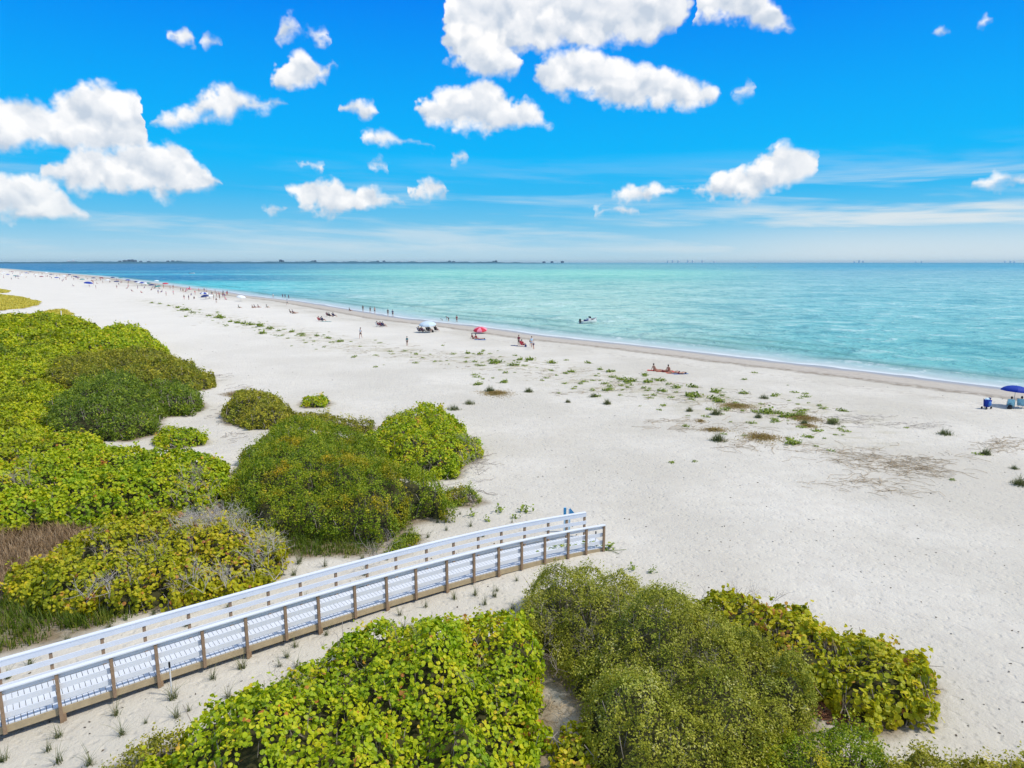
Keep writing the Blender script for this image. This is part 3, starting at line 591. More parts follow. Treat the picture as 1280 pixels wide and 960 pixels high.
def make_bush(i):
    (name, mt, H, px, ls, label), P = SPOLY[i]
    cx, cy = P.mean(0); z0 = float(tz(cx, cy)); dist = math.hypot(cx, cy)
    root = empty(name, (cx, cy, z0)); tag(root, label, 'shrub', 'shrubs and thickets on the dune')
    seed = 100+i; lo = P.min(0)-.6; hi = P.max(0)+.6
    vis = dist*0.0014; leaf = max(ls*.5, vis); small = mt not in ('grape', 'grapey', 'grape_far')
    ww = H*.55
    lsc = 1.15 if not small else .9
    def hf(x, y):
        d = sdist(P, x, y)+min(.85, .28+H*.3)*fbm(x/1.5, y/1.5, seed)+.22*fbm(x/.4, y/.4, seed+5, 2)
        base = H*(.30+.70*(1-np.exp(-np.clip(d, 0, 99)/ww)))*(1+(.42 if H < 2.25 else .40)*fbm(x/2.2, y/2.2, seed+9, 3))
        lump = (.34 if not small else .38)*(fbm(x/lsc, y/lsc, seed+3, 3))*min(1.2, H)
        lump = lump + .15*min(1, H)*fbm(x/.36, y/.36, seed+4, 2)
        return d, np.maximum(base+lump*1.35, .06)
    area = np.prod(hi-lo); dens = 2.1/(math.pi*leaf*leaf)
    n = int(min(area*dens*1.9, 420000))
    x = rng.uniform(lo[0], hi[0], n); y = rng.uniform(lo[1], hi[1], n); d, h = hf(x, y)
    ok = d > 0; x, y, d, h = x[ok], y[ok], d[ok], h[ok]
    e = .12; _, hx = hf(x+e, y); _, hy = hf(x, y+e); gx, gy = (hx-h)/e, (hy-h)/e
    gx = np.clip(gx, -2.5, 2.5); gy = np.clip(gy, -2.5, 2.5)
    keep = rng.uniform(size=len(x)) < np.sqrt(1+gx**2+gy**2)/2.4+.12
    keep &= (fbm(x/(.55 if small else .42), y/(.55 if small else .42), seed+60, 2) > (-.36 if mt != 'grey' else -.56))
    x, y, d, h, gx, gy = x[keep], y[keep], d[keep], h[keep], gx[keep], gy[keep]
    dep = rng.exponential(.07 if small else .10, len(x))*(1+leaf)
    dep = np.where(rng.uniform(size=len(x)) < .16, rng.exponential(.32, len(x)), dep)
    z = np.maximum(h-dep, .03)+(rng.uniform(size=len(x)) < .06)*rng.uniform(0, .16, len(x))
    # skirt: leaves down the sides near the footprint edge
    sk = (d < .38)
    rep = np.repeat(np.nonzero(sk)[0], 2 if H > 1 else 1)
    xs_ = x[rep]+rng.normal(0, .07, len(rep)); ys_ = y[rep]+rng.normal(0, .07, len(rep)); zs_ = rng.uniform(.04, 1, len(rep))**.8*h[rep]
    x = np.concatenate([x, xs_]); y = np.concatenate([y, ys_]); z = np.concatenate([z, zs_]); gx = np.concatenate([gx, gx[rep]*3]); gy = np.concatenate([gy, gy[rep]*3])
    nn = np.stack([-gx, -gy, np.ones(len(x))], 1); nn /= np.linalg.norm(nn, axis=1, keepdims=True)
    nn = nn+rng.normal(size=nn.shape)*(.42 if not small else .65)
    P3 = np.stack([x-cx, y-cy, z+tz(x, y)-z0], 1)
    sz = leaf*rng.uniform(.65, 1.25, len(x))
    clump = fbm(x/.8, y/.8, seed+20, 2)
    tint = np.clip((.42 if small else .49)+.20*clump+rng.normal(0, .13, len(x))+(rng.uniform(size=len(x)) < .022)*.5, 0, 1)
    # sprigs: short leafy shoots standing out of the canopy
    m_ = len(P3)//(38 if small and dist < 45 else 60 if small else 85); pick = rng.integers(0, len(x)-len(rep), m_); per = 16 if small else 9
    sl = rng.uniform(.10, .42, m_)*(1 if small else .85)*max(1, dist/45); sdv = np.stack([rng.normal(0, .45, m_), rng.normal(0, .45, m_), np.ones(m_)], 1); sdv += .35*np.stack([-gx[pick], -gy[pick], 0*sl], 1)
    sdv /= np.linalg.norm(sdv, axis=1, keepdims=True); fr_ = rng.uniform(0, 1, (m_, per)); rad_ = .035+leaf*.9
    SPp = (P3[pick]+[0, 0, .02])[:, None]+sdv[:, None]*(sl[:, None]*fr_)[..., None]+rng.normal(0, rad_, (m_, per, 3)); SPp = SPp.reshape(-1, 3)
    SN = (rng.normal(size=(m_, per, 3))*.8+sdv[:, None]+[0, 0, .4]).reshape(-1, 3)
    P3 = np.concatenate([P3, SPp]); nn = np.concatenate([nn, SN]); sz = np.concatenate([sz, leaf*rng.uniform(.55, 1.1, len(SPp))])
    tint = np.concatenate([tint, np.clip(np.repeat(tint[pick], per)+.16+rng.normal(0, .08, len(SPp)), 0, .93)])
    if not small:
        k = 7 if dist < 45 else 5; V, Fc = leaves(P3, nn, sz, k, .92)
    else:
        k = 4; V, Fc = leaves(P3, nn, sz*1.15, k, .55)
    nb = int(min(260, area*(5 if dist < 45 else 1.2)))
    bx = rng.uniform(lo[0], hi[0], nb*3); by = rng.uniform(lo[1], hi[1], nb*3); d_, h_ = hf(bx, by); ok = (d_ > .02); bx, by, h_, d_ = bx[ok][:nb], by[ok][:nb], h_[ok][:nb], d_[ok][:nb]
    g0 = tz(bx, by)-z0; q0 = np.stack([bx-cx, by-cy, g0], 1); q1 = q0+np.stack([rng.normal(0, .3, len(bx)), rng.normal(0, .3, len(bx)), h_*rng.uniform(.75, 1.03, len(bx))], 1)
    qm = (q0+q1)/2+rng.normal(0, .1, q0.shape); r0 = np.full(len(bx), max(.016, dist*.0005))
    V1, F1 = sticks(q0, qm, r0*1.3, r0); V2, F2 = sticks(qm, q1, r0, r0*.5)
    nl = len(V); Fb = np.concatenate([F1, F2+len(V1)])+nl
    fo = fast_mesh('foliage', np.concatenate([V, V1, V2]), [Fc, Fb], LM[mt], root, {'tint': np.concatenate([np.repeat(tint, k), np.full(len(V1)+len(V2), .3)])})
    fo.data.materials.append(M['twig']); mi = np.zeros(len(Fc)+len(Fb), np.int32); mi[len(Fc):] = 1; fo.data.polygons.foreach_set('material_index', mi)
    # hull filling the twig tangle, its near-black colour painting shade in the gaps
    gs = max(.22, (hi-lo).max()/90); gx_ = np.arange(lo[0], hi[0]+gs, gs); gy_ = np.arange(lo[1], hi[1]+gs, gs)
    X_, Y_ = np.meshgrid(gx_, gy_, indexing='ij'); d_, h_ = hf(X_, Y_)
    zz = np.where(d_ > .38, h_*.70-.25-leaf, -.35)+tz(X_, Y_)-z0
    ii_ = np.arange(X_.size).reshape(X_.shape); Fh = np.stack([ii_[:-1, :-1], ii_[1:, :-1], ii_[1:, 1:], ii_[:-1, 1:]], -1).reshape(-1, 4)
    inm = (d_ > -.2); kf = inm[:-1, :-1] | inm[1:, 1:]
    fast_mesh('dark_inner_hull', np.stack([X_-cx, Y_-cy, zz], -1).reshape(-1, 3), Fh[kf.ravel()], M['core'], root, smooth=True)
    return root, P, hf, z0
BO = [make_bush(i) for i in range(len(BUSH))]

def dead_twigs(i, spots, L=.9, per=5, r=.014, mat='twig', levels=3):
    """bare branches standing out of shrub i; spots in photo px on the canopy"""
    root, P, hf, z0 = BO[i]; roots = []; dirs = []
    for (u, v, du, dv, n) in spots:
        for _ in range(n):
            p = gz(u+rng.uniform(-du, du), v+rng.uniform(-dv, dv), BUSH[i][2]*.8)
            _, h = hf(np.array([p[0]]), np.array([p[1]])); b = (p[0]-root.location.x, p[1]-root.location.y, float(h[0])*.8)
            for _ in range(per): roots.append(b); dirs.append((rng.normal()*.5, rng.normal()*.5, 1))
    V, Fc = sticks(*branchset(roots, dirs, L, r, levels, 2))
    return fast_mesh('bare_branches', V, Fc, M[mat], root)
dead_twigs(16, [(275, 660, 48, 10, 44), (330, 690, 16, 14, 14), (262, 715, 22, 8, 6), (115, 730, 40, 10, 4)], .62, 3, .012, 'twigw')
dead_twigs(16, [(180, 700, 80, 25, 14)], .55, 3, .012, 'twig')
dead_twigs(14, [(590, 560, 10, 18, 9), (500, 525, 20, 5, 4)], .55, 3, .014, 'twig')
dead_twigs(19, [(950, 728, 30, 6, 6), (860, 735, 20, 4, 3)], .45, 2, .009, 'twig')
dead_twigs(18, [(760, 760, 60, 25, 16), (690, 770, 15, 25, 8), (830, 800, 80, 40, 14)], .5, 2, .008, 'twig')
dead_twigs(17, [(470, 860, 160, 60, 12)], .5, 2, .009, 'twig')
dead_twigs(9, [(240, 610, 25, 12, 12), (10, 600, 30, 15, 6)], .6, 3, .02, 'twig')
dead_twigs(13, [(470, 660, 25, 6, 6), (330, 640, 20, 10, 5)], .6, 2, .012, 'twig')

def blades(P, L, W_, lean=.55, segs=2):
    """curved grass blades from points P (n,3)"""
    n = len(P); a = rng.uniform(0, 2*np.pi, n); ln = np.abs(rng.normal(lean, lean*.5, n)); dx, dy = np.cos(a), np.sin(a)
    px_, py_ = -dy, dx; V = []
    for k in range(segs+1):
        f = k/segs; w = W_*(1-f*.85); off = ln*L*f**1.7; z = L*f*np.sqrt(np.clip(1-(ln*f*.6)**2, .1, 1))
        for sgn in (-1, 1):
            V.append(np.stack([P[:, 0]+dx*off+sgn*px_*w, P[:, 1]+dy*off+sgn*py_*w, P[:, 2]+z], 1))
    V = np.stack(V, 1); k2 = 2*(segs+1); i = np.arange(n)[:, None]*k2
    Fc = np.concatenate([i+np.array([[2*k, 2*k+1, 2*k+3, 2*k+2]]) for k in range(segs)])
    return V.reshape(-1, 3), Fc, k2
def make_cover(i):
    (name, mt, H, px, label), P = CPOLY[i]; cx, cy = P.mean(0); z0 = float(tz(cx, cy)); dist = math.hypot(cx, cy)
    lo = P.min(0); hi = P.max(0); ar = np.prod(hi-lo); bw = max(.008, dist*.0006); n = int(min(ar*(26 if dist < 60 else 10), 60000)); n = max(n, 300)
    x = rng.uniform(lo[0], hi[0], n); y = rng.uniform(lo[1], hi[1], n); d = sdist(P, x, y)+.6*fbm(x/2, y/2, 300+i)
    ok = d > 0; x, y, d = x[ok], y[ok], d[ok]
    if dist > 60: x = np.repeat(x, 2)+rng.normal(0, .3, 2*len(x)); y = np.repeat(y, 2)+rng.normal(0, .3, len(x)); d = np.repeat(d, 2)
    else: x = np.repeat(x, 6)+rng.normal(0, .1, 6*len(x)); y = np.repeat(y, 6)+rng.normal(0, .1, len(x)); d = np.repeat(d, 6)
    L = H*(.5+.5*ss(0, .9, d))*rng.uniform(.5, 1.1, len(x))*(1+.35*fbm(x/1.6, y/1.6, 320+i))
    V, Fc, k2 = blades(np.stack([x-cx, y-cy, tz(x, y)-z0], 1), L, np.full(len(x), bw), .55)
    o = fast_mesh(name, V, Fc, LM[mt], None, {'tint': np.repeat(np.clip(.45+.2*fbm(x, y, 340+i)+rng.normal(0, .17, len(x)), 0, 1), k2)})
    o.location = (cx, cy, z0); tag(o, label, 'grass', kind='stuff')
for i in range(len(COVER)): make_cover(i)

# tufts of planted dune grass, and vine sprigs: a few meshes each, copied as individual plants
def tuft_mesh(nb, L, spread, w, mt, name='grass_tuft'):
    p = np.stack([rng.normal(0, spread, nb), rng.normal(0, spread, nb), np.full(nb, -.02)], 1)
    V, Fc, k2 = blades(p, L*rng.uniform(.25, 1.1, nb)*np.exp(-2*(p[:, 0]**2+p[:, 1]**2)/(3*spread)**2), np.full(nb, w), .62, 3)
    o = fast_mesh(name, V, Fc, LM[mt], None, {'tint': np.repeat(np.clip(rng.normal(.5, .2, nb), 0, 1), k2)}); return o
def sprig_mesh(n, rad, H, ls, mt, name, runners=0):
    r = rad*np.sqrt(rng.uniform(size=n)); a = rng.uniform(0, 2*np.pi, n); st = rng.uniform(.35, 1)
    cl = (rng.uniform(size=n)*5).astype(int); ca = cl*1.3
    x = r*np.cos(a)*.75+.45*rad*np.cos(ca); y = r*np.sin(a)*.6*st+.35*rad*np.sin(ca); z = np.abs(rng.normal(0, .45, n))*H*(1-.6*r/rad)+.03
    nn = rng.normal(size=(n, 3))*.6+[0, 0, 1]
    V, Fc = leaves(np.stack([x, y, z], 1), nn, ls*rng.uniform(.6, 1.2, n), 5, .8)
    t = np.repeat(np.clip(rng.normal(.45, .2, n), 0, 1), 5)
    if runners:
        q0 = []; q1 = []
        for _ in range(runners):
            an = rng.uniform(0, 6.28); p = np.zeros(3)+[0, 0, .03]
            for k in range(5):
                an += rng.normal(0, .35); p2 = p+[math.cos(an)*rad*.35, math.sin(an)*rad*.35, 0]; q0.append(p); q1.append(p2); p = p2
        V2, F2 = sticks(np.array(q0), np.array(q1), np.full(len(q0), .018), np.full(len(q0), .014))
        o = fast_mesh(name, np.concatenate([V, V2]), [Fc, F2+len(V)], LM[mt], None, {'tint': np.concatenate([t, np.full(len(V2), .1)])})
    else: o = fast_mesh(name, V, Fc, LM[mt], None, {'tint': t})
    return o
used = set()
def place(protos, u, v, scale, label, cat, group, jit=0):
    pr = protos[rng.integers(len(protos))]
    o = pr.copy() if pr.name in used else pr
    if o is not pr: col.objects.link(o)
    used.add(pr.name); o.location = ground(u, v); o.rotation_euler = (0, 0, rng.uniform(0, 6.28)); o.scale = [scale*rng.uniform(.85, 1.15)]*3
    tag(o, label, cat, group); return o
TU = [tuft_mesh(46, .62, .05, .008, 'grass') for _ in range(5)]
front = [(60, 935), (73, 918, 1.2), (113, 952), (73, 950), (145, 890), (153, 915), (182, 900, .6), (216, 870, 1.2), (221, 893), (236, 885, .7), (266, 845), (285, 868, 1.0), (302, 832, 1.15), (359, 818), (369, 805), (371, 832), (355, 858), (408, 790, .7), (500, 765, .9), (532, 755, .8), (568, 745, 1.1), (594, 740), (606, 752, .8), (618, 742, 1), (621, 735, .8), (646, 722, .7), (641, 758, 1), (350, 829, .8), (3, 948), (504, 782, .9)]
for q in front:
    place(TU, q[0], q[1]+4, (q[2] if len(q) > 2 else 1), 'young dune grass tuft planted in the bare sand on the near side of the boardwalk', 'grass tuft', 'planted grass tufts in front of the boardwalk')
back = [(373, 702), (406, 705, 1.1), (367, 716), (413, 745, .8), (455, 716), (452, 733), (382, 745, .7), (375, 699, .8), (399, 688, .7), (428, 688, .8), (453, 696), (484, 697, .7), (505, 672, .9), (507, 680, 1.1), (547, 650, .9), (558, 660, .8), (514, 660), (535, 669), (588, 655, .8), (640, 650, .6), (345, 695, .8), (84, 798, .9), (38, 830, 1.1), (10, 845), (137, 782, .9), (192, 765, .8), (240, 752, .8), (233, 780, .7), (275, 735, .9), (285, 757, .7), (557, 650, .8), (500, 690, .8), (495, 648, .5), (575, 640, .6), (604, 668, .7)]
for q in back:
    place(TU, q[0], q[1]+3, (q[2] if len(q) > 2 else 1), 'young dune grass tuft planted in the sand between the boardwalk and the shrubs', 'grass tuft', 'planted grass tufts behind the boardwalk')
SG = [sprig_mesh(26, .28, .6, .07, 'vine', 'seedling') for _ in range(3)]
for u, v, s in [(590, 645, 1), (609, 651, .9), (624, 640, 1.2), (644, 648, .9), (657, 640, 1.3), (790, 712, .9), (816, 716, .8), (683, 690, .8), (668, 676, .5)]:
    place(SG, u, v, s, 'leafy sea grape seedling on the sand near the seaward end of the boardwalk', 'seedling', 'seedlings round the boardwalk end')
VS = [sprig_mesh(120, .72, .55, .10, 'vine', 'beach_vine', 2) for _ in range(6)]
VD = [sprig_mesh(52, .48, .28, .07, 'vine', 'low_herb', 0) for _ in range(4)]
VG = [tuft_mesh(230, .62, .16+.05*_, .017, 'grass', 'beach_grass') for _ in range(4)]
o = place(VS, 700, 690, 1, None, None, None)
o.scale = (1.5, .8, .8); o.rotation_euler = (0, 0, .5); tag(o, 'creeping vine clump against the foot of the last near railing posts', 'vine', None)
o = place(VS, 745, 686, 1, None, None, None); o.scale = (1.3, .7, .8); tag(o, 'vine runner trailing seaward past the end post of the boardwalk', 'vine', None)
# specific larger plants in the strand band (px, scale)
for u, v, s in [(190, 379, 1), (200, 380, 1), (211, 382.5, .9), (222, 385, 1), (232, 388, 1.7), (241, 391, 1), (262, 395, .9), (275, 397.5, 2.1), (288, 402.5, 1), (297, 404, 1.2), (305, 405, 1.2), (314, 406.5, 1.2), (325, 408, 1.3), (337, 411, 1.1), (328, 417, 1.3), (348, 414, .8), (232, 396, .6), (365, 415, .9), (378, 418, .9), (396, 420, .8), (410, 423, .9), (425, 427, .8)]:
    place(VS, u, v, s*1.15, 'green vine patch on the pale sand at the far end of the strand line', 'beach vine', 'far vine patches')
BIGV = [(585, 440, 1), (600, 441, .9), (650, 448, .9), (663, 448, 1), (690, 452, 1.2), (620, 452, 1.3), (641, 455, 1.1), (598, 479, .9), (630, 476, 1), (762, 463, .8), (788, 475, 1.2), (778, 473, 1), (806, 467, .8), (825, 474, .9), (810, 476, .9), (866, 482, .9), (868, 494, 1.2), (862, 492, .9), (895, 488, 1), (898, 500, 1.0), (893, 497, .9), (958, 514, 1.2), (984, 519, 1.2), (972, 515, .7), (930, 490, .9), (1053, 512, .6), (1041, 525, .7), (1000, 519, .8), (992, 553, .9), (735, 452, .7), (750, 460, .7), (846, 483, .8), (828, 487, .8), (760, 486, .9), (715, 463, .7)]
for u, v, s in BIGV:
    place(VS, u, v+2, s*.95, 'bright green beach vine clump on the open sand', 'beach vine', 'bright vine clumps on the open sand')
for u, v, s, lb in [(898, 549, 1.5, 'largest dark green spiky grass clump beside the brown mats'), (895, 516, 1.2, 'dark spiky grass clump behind the brown mats'), (1181, 541, 1.0, 'spiky grass clump alone on the open sand right of the dead vines'), (612, 487, 1.4, 'tall grass tuft growing on the small brown mat left of the open sand'), (661, 488, 1.2, 'grass tuft right of the small brown mat'), (567, 510, 1.1, 'grey grass tuft by the sea grape shrub'), (587, 503, 1.0, 'flat grass tuft left of the small brown mat'), (710, 501, .8, 'grey tuft alone on the smooth sand'), (759, 503, 1.0, 'grey green tuft right of the lone grey tuft'), (862, 512, .9, 'thin grey tuft left of the brown mats'), (742, 494, .9, 'grey tuft on the seaward side of the smooth sand'), (1275, 604, 1.0, 'dark tuft at the right picture edge'), (1232, 566, .9, 'small olive tuft near the right edge'), (1268, 584, .6, 'tiny green tuft near the right edge'), (1005, 528, .9, 'grass tuft between the two biggest brown mats'), (948, 520, .9, 'sprout left of the yellow brown mat'), (1041, 528, 1, 'pale sprout right of the yellow brown mat'), (955, 496, 1, 'yellow tuft on the seaward side of the mats')]:
    place(VG, u, v+2, s, lb, 'beach grass', 'spiky grass clumps on the open beach')
nlow = 0
while nlow < 265:
    u = rng.uniform(215, 1060); k = np.interp(u, [p[0] for p in BAND], [p[1] for p in BAND])
    v = k+rng.normal(0, 2.5+(u-200)*.018)+3
    if rng.uniform() > .25+.75*vnoise(u/14, v/5, 77): continue
    q = ground(u, v)
    place(VD, u, v, rng.uniform(.35, 1.15), 'small low olive herb in the strand line band along the beach', 'low herb', 'low herbs along the strand line'); nlow += 1
for u, v, s in [(1000, 498, .6), (1010, 504, .5), (1190, 600, .5), (1133, 535, .5), (840, 578, .7), (868, 577, .6), (1222, 568, .6), (905, 543, .7), (860, 520, .5), (985, 548, .5), (930, 545, .6)]:
    place(VD, u, v, s, 'faint brown green herb on the sand outside the strand line', 'low herb', 'outlying herbs')
def mat_plant(u, v, wu, wv):
    c = ground(u, v); L = ground(u-wu, v); Rr = ground(u+wu, v); Bk = ground(u, v-wv); Fr = ground(u, v+wv)
    rx = (Rr-L).length/2; ry = (Bk-Fr).length/2; n = int(rx*ry*950); r = np.abs(rng.normal(0, .52, n)); a = rng.uniform(0, 6.28, n)
    rr = r*(1+.45*fbm(np.cos(a)*1.7+u, np.sin(a)*1.7, 5)); x = rx*rr*np.cos(a); y = ry*rr*np.sin(a)
    V, Fc = leaves(np.stack([x, y, .03+.16*np.clip(1-r, 0, 1)*rng.uniform(0, 1, n)], 1), rng.normal(size=(n, 3))*.5+[0, 0, 1], rng.uniform(.03, .075, n), 4, .5)
    o = fast_mesh('mat_plant', V, Fc, LM['mat'], None, {'tint': np.repeat(np.clip(rng.normal(.5, .2, n)+.2*fbm(x, y, 9), 0, 1), 4)}); o.location = c; return o
for (u, v, a, b), lb in zip(MATS, ['yellow brown mat of low growth on its own, farthest left of the two big ones', 'largest golden brown mat with green tufts at its left end', 'reddish brown mat nearest the camera on the open sand', 'small brown mat with a tall grass tuft, left of the smooth sand', 'thin olive brown mat behind the dark spiky clump', 'narrow grey brown mat under the golden one', 'tiny dark mat left of the yellow brown one']):
    tag(mat_plant(u, v, a, b), lb, 'mat plant', 'brown mats on the beach')
# dead vine tangle
def tangle(name, label, patches, L, r, mt='stick'):
    q0 = []; q1 = []
    for (u, v, su, sv_, n) in patches:
        for _ in range(n):
            p = np.array(ground(u+rng.normal(0, su), v+rng.normal(0, sv_)))+[0, 0, .03]; an = rng.normal(-.1, .7)
            for k in range(rng.integers(2, 6)):
                an += rng.normal(0, .45); p2 = p+[math.cos(an)*L, math.sin(an)*L, 0]; p2[2] = tz(p2[0], p2[1])+rng.uniform(.01, .12); q0.append(p); q1.append(p2); p = p2
    q0 = np.array(q0); q1 = np.array(q1); c = q0.mean(0); V, Fc = sticks(q0-c, q1-c, np.full(len(q0), r), np.full(len(q0), r*.8))
    o = fast_mesh(name, V, Fc, M[mt]); o.location = c; tag(o, label, 'dead vines', kind='stuff')
tangle('dead_vines', 'sprawling tangle of brown dead vines on the sand at right', [(1058, 570, 24, 6, 75), (1110, 581, 36, 6, 120), (1145, 587, 24, 6, 60), (1075, 603, 28, 4, 45), (1110, 611, 12, 4, 16), (1005, 560, 24, 5, 26), (1175, 572, 20, 4, 14)], .34, .012)
tangle('dead_vines', 'sparse grey dead vines near the right picture edge', [(1255, 555, 18, 5, 60), (1240, 560, 10, 4, 20)], .3, .013)
tangle('dead_vines', 'thin grey dead runners seaward of the brown mats', [(1062, 524, 18, 4, 50), (1140, 532, 14, 3, 30), (1090, 530, 20, 2, 20)], .3, .012, 'twig')
tangle('dead_vines', 'long dark runner line left of the brown mats', [(830, 527, 25, 2, 20), (850, 535, 25, 2, 22), (930, 556, 25, 3, 25), (915, 530, 20, 3, 12), (700, 490, 25, 2, 18)], .4, .014)
tangle('driftwood_litter', 'scattered driftwood sticks along the strand line', [(u, np.interp(u, [p[0] for p in BAND], [p[1] for p in BAND])+dv, 16, 2+(u-200)*.006, 9) for u in range(230, 1040, 24) for dv in (-2, 5)], .24, .016)
tangle('dead_vines', 'dead twigs on the sand at the left of the central shrubs', [(275, 520, 8, 5, 20), (290, 545, 10, 5, 16), (270, 470, 8, 3, 12), (300, 485, 6, 2, 14), (590, 575, 8, 7, 26), (560, 612, 20, 4, 20)], .3, .014, 'twig')
tangle('fallen_twigs', 'broken twigs and dead leaves in the sandy gap between the two foreground shrubs', [(700, 880, 12, 40, 60), (880, 945, 40, 8, 40), (1045, 895, 12, 6, 20), (560, 790, 60, 10, 10)], .14, .008, 'stick')
# red brown leaf litter under the right sea grape
n = 260; c = ground(1045, 893); x = rng.normal(0, .35, n); y = rng.normal(0, .3, n)
V, Fc = leaves(np.stack([x, y, rng.uniform(.02, .08, n)], 1), rng.normal(size=(n, 3))*.4+[0, 0, 1], rng.uniform(.05, .09, n), 6, .8)
o = fast_mesh('leaf_litter', V, Fc, M['litter']); o.location = c; tag(o, 'red brown fallen leaves at the edge of the yellow green sea grape', 'leaf litter', kind='stuff')
# specks of shell and debris on the open sand
n = 1500; uu = rng.uniform(-20, 1300, n); vv = 335+640*rng.uniform(size=n)**1.5; P3 = []; 
for a, b in zip(uu, vv):
    p = gz(a, b, 0); t_, s_ = ts(p[0], p[1])
    if s_ < -8 and p[1] < 150: P3.append((p[0], p[1], float(tz(p[0], p[1]))+.012))
P3 = np.array(P3); V, Fc = leaves(P3, rng.normal(size=P3.shape)*.3+[0, 0, 1], rng.uniform(.012, .05, len(P3))*(1+P3[:, 1]/90), 5, .6)
tag(fast_mesh('beach_debris', V, Fc, M['shell']), 'dark specks of shell and debris scattered over the open sand', 'debris', kind='stuff')

# ---------------------------------------------------------------- boardwalk
NPX = [(3.5, 856), (67, 841), (136, 820), (193, 802), (250, 786), (305, 769), (354, 755), (396, 742), (442, 728), (482, 716), (519, 705), (557, 697), (591, 689), (622, 682), (651, 676), (680, 669), (709.5, 664), (732, 659), (753.5, 654)]
deck_z = lambda x: float(np.interp(x, [-22, -14, 0, 4], [.52, .46, .24, .12]))
RH = 1.10
pts = []
for u, v in NPX:
    z = 1.4
    for _ in range(4): p = gz(u, v, z); z = deck_z(p[0])+RH
    pts.append(p[:2])
pts = np.array(pts); co_ = np.polyfit(pts[:, 0], pts[:, 1], 3); px_ = list(pts[:, 0])
fy = lambda x: np.polyval(co_, x) if x > -14.4 else np.polyval(co_, -14.4)+(x+14.4)*.70
while px_[0] > -24: px_.insert(0, px_[0]-1.04)
px_ = np.array(px_); fyv = np.vectorize(fy)
def nrm(x):
    d = np.array([1, fy(x+.6)-fy(x-.6)]); d[1] /= 1.2; d /= np.linalg.norm(d); return d, np.array([-d[1], d[0]])
WID = 1.58
def bp_(x, off, z):  # point of the walk at near-edge abscissa x, lateral offset, height over deck
    d, n_ = nrm(x); return np.array([x+n_[0]*off, fy(x)+n_[1]*off, deck_z(x)+z])
bw = empty('boardwalk', (-9, float(fy(-9)), 0)); tag(bw, 'raised beach boardwalk with pale deck, white board railings and brown timber posts', 'boardwalk')
O = np.array([-9, float(fy(-9)), 0])
class LMB(MB):
    def build(s, name, mat, parent=None, smooth=False):
        s.v = [v-O for v in s.v]; return super().build(name, mat, parent, smooth)
xs = np.linspace(px_[0], px_[-1]+.05, 90)
def strip(name, mat, o0, o1, z0, z1):
    b = LMB(); rows = []
    for x in xs: rows.append([bp_(x, o0, z0), bp_(x, o1, z0), bp_(x, o1, z1), bp_(x, o0, z1), bp_(x, o0, z0)])
    b.grid(rows); b.add(rows[0][:4], [(0, 1, 2, 3)]); b.add(rows[-1][:4], [(3, 2, 1, 0)]); return b.build(name, mat, bw)
b = LMB(); L = 0; x = px_[0]
while x < px_[-1]:
    d, n_ = nrm(x); c = bp_(x, WID/2, -.02); jz = random.uniform(-.002, .002)
    b.frame_box(c+[0, 0, jz], (d[0]*.066, d[1]*.066, 0), (n_[0]*(WID/2+.02), n_[1]*(WID/2+.02), 0), (0, 0, .018)); x += .148*d[0]
b.build('deck', M['deckb'], bw)
for off in (-.025, WID+.025): strip('rim_beam', M['joist'], off-.022, off+.022, -.25, -.042)
strip('centre_beam', M['joist'], WID/2-.03, WID/2+.03, -.25, -.045)
for side, sg in ((0, 1), (WID, -1)):
    ci_ = -.085 if side == 0 else side+.085
    for k, x in enumerate(px_):
        b = LMB(); d, n_ = nrm(x); long = (k % 2 == (len(px_) % 2))
        zb = -.24 if not long else -deck_z(x)-.35
        zb = min(zb, -.24); c = bp_(x, ci_, (RH-.03+zb)/2); h = (RH-.03-zb)/2
        b.frame_box(c, (d[0]*.045, d[1]*.045, 0), (n_[0]*.045, n_[1]*.045, 0), (0, 0, h))
        if long: b.frame_box(bp_(x, ci_+sg*.05-.0, (-.26-deck_z(x)-.35)/2-.0)+np.array([d[0]*.07, d[1]*.07, 0]), (d[0]*.05, d[1]*.05, 0), (n_[0]*.05, n_[1]*.05, 0), (0, 0, (deck_z(x)+.35-.26)/2+.02 if deck_z(x) > .1 else .05))
        b.build('post', M['post'], bw)
    ib = ci_+sg*.062
    strip('cap_rail', M['board'], ci_-sg*.075, ci_+sg*.085, RH-.028, RH+.01)
    for z0_, z1_ in ((.90, 1.068), (.53, .70), (.17, .34)):
        strip('rail_board', M['board'], ib-.014, ib+.014, z0_, z1_)
# rails' end posts have caps at the sand: ramp lip
d, n_ = nrm(px_[-1]); b = LMB(); b.frame_box(bp_(px_[-1]+.15, WID/2, -.05), (d[0]*.12, d[1]*.12, 0), (n_[0]*.78, n_[1]*.78, 0), (0, 0, .02)); b.build('end_ramp', M['deckb'], bw)
# blue sign frame at the seaward end
p = ground(709, 665); t = empty('blue_sign', (p.x, p.y, p.z), .2); tag(t, 'small blue and white sign stand behind the far railing at the boardwalk end', 'sign')
b = MB(); b.box((-.15, 0, .78), (.13, .06, 1.56)); b.build('post', M['skyb'], t)
b = MB(); b.box((.12, 0, .7), (.1, .06, 1.5)); b.build('post', M['skyb'], t)
b = MB(); b.box((-.17, -.05, 1.25), (.16, .03, .6)); b.build('sign_panel', M['signb'], t)
b = MB(); b.add([(.14, -.05, 1.0), (.55, -.05, 1.0), (.14, -.05, 1.52), (.14, -.02, 1.0), (.55, -.02, 1.0), (.14, -.02, 1.52)], [(0, 3, 4, 1), (1, 4, 5, 2), (2, 5, 3, 0)], [(0, 1, 2), (5, 4, 3)]); b.build('triangular_panel', M['signb'], t)
t.scale = (.85, .85, .82)
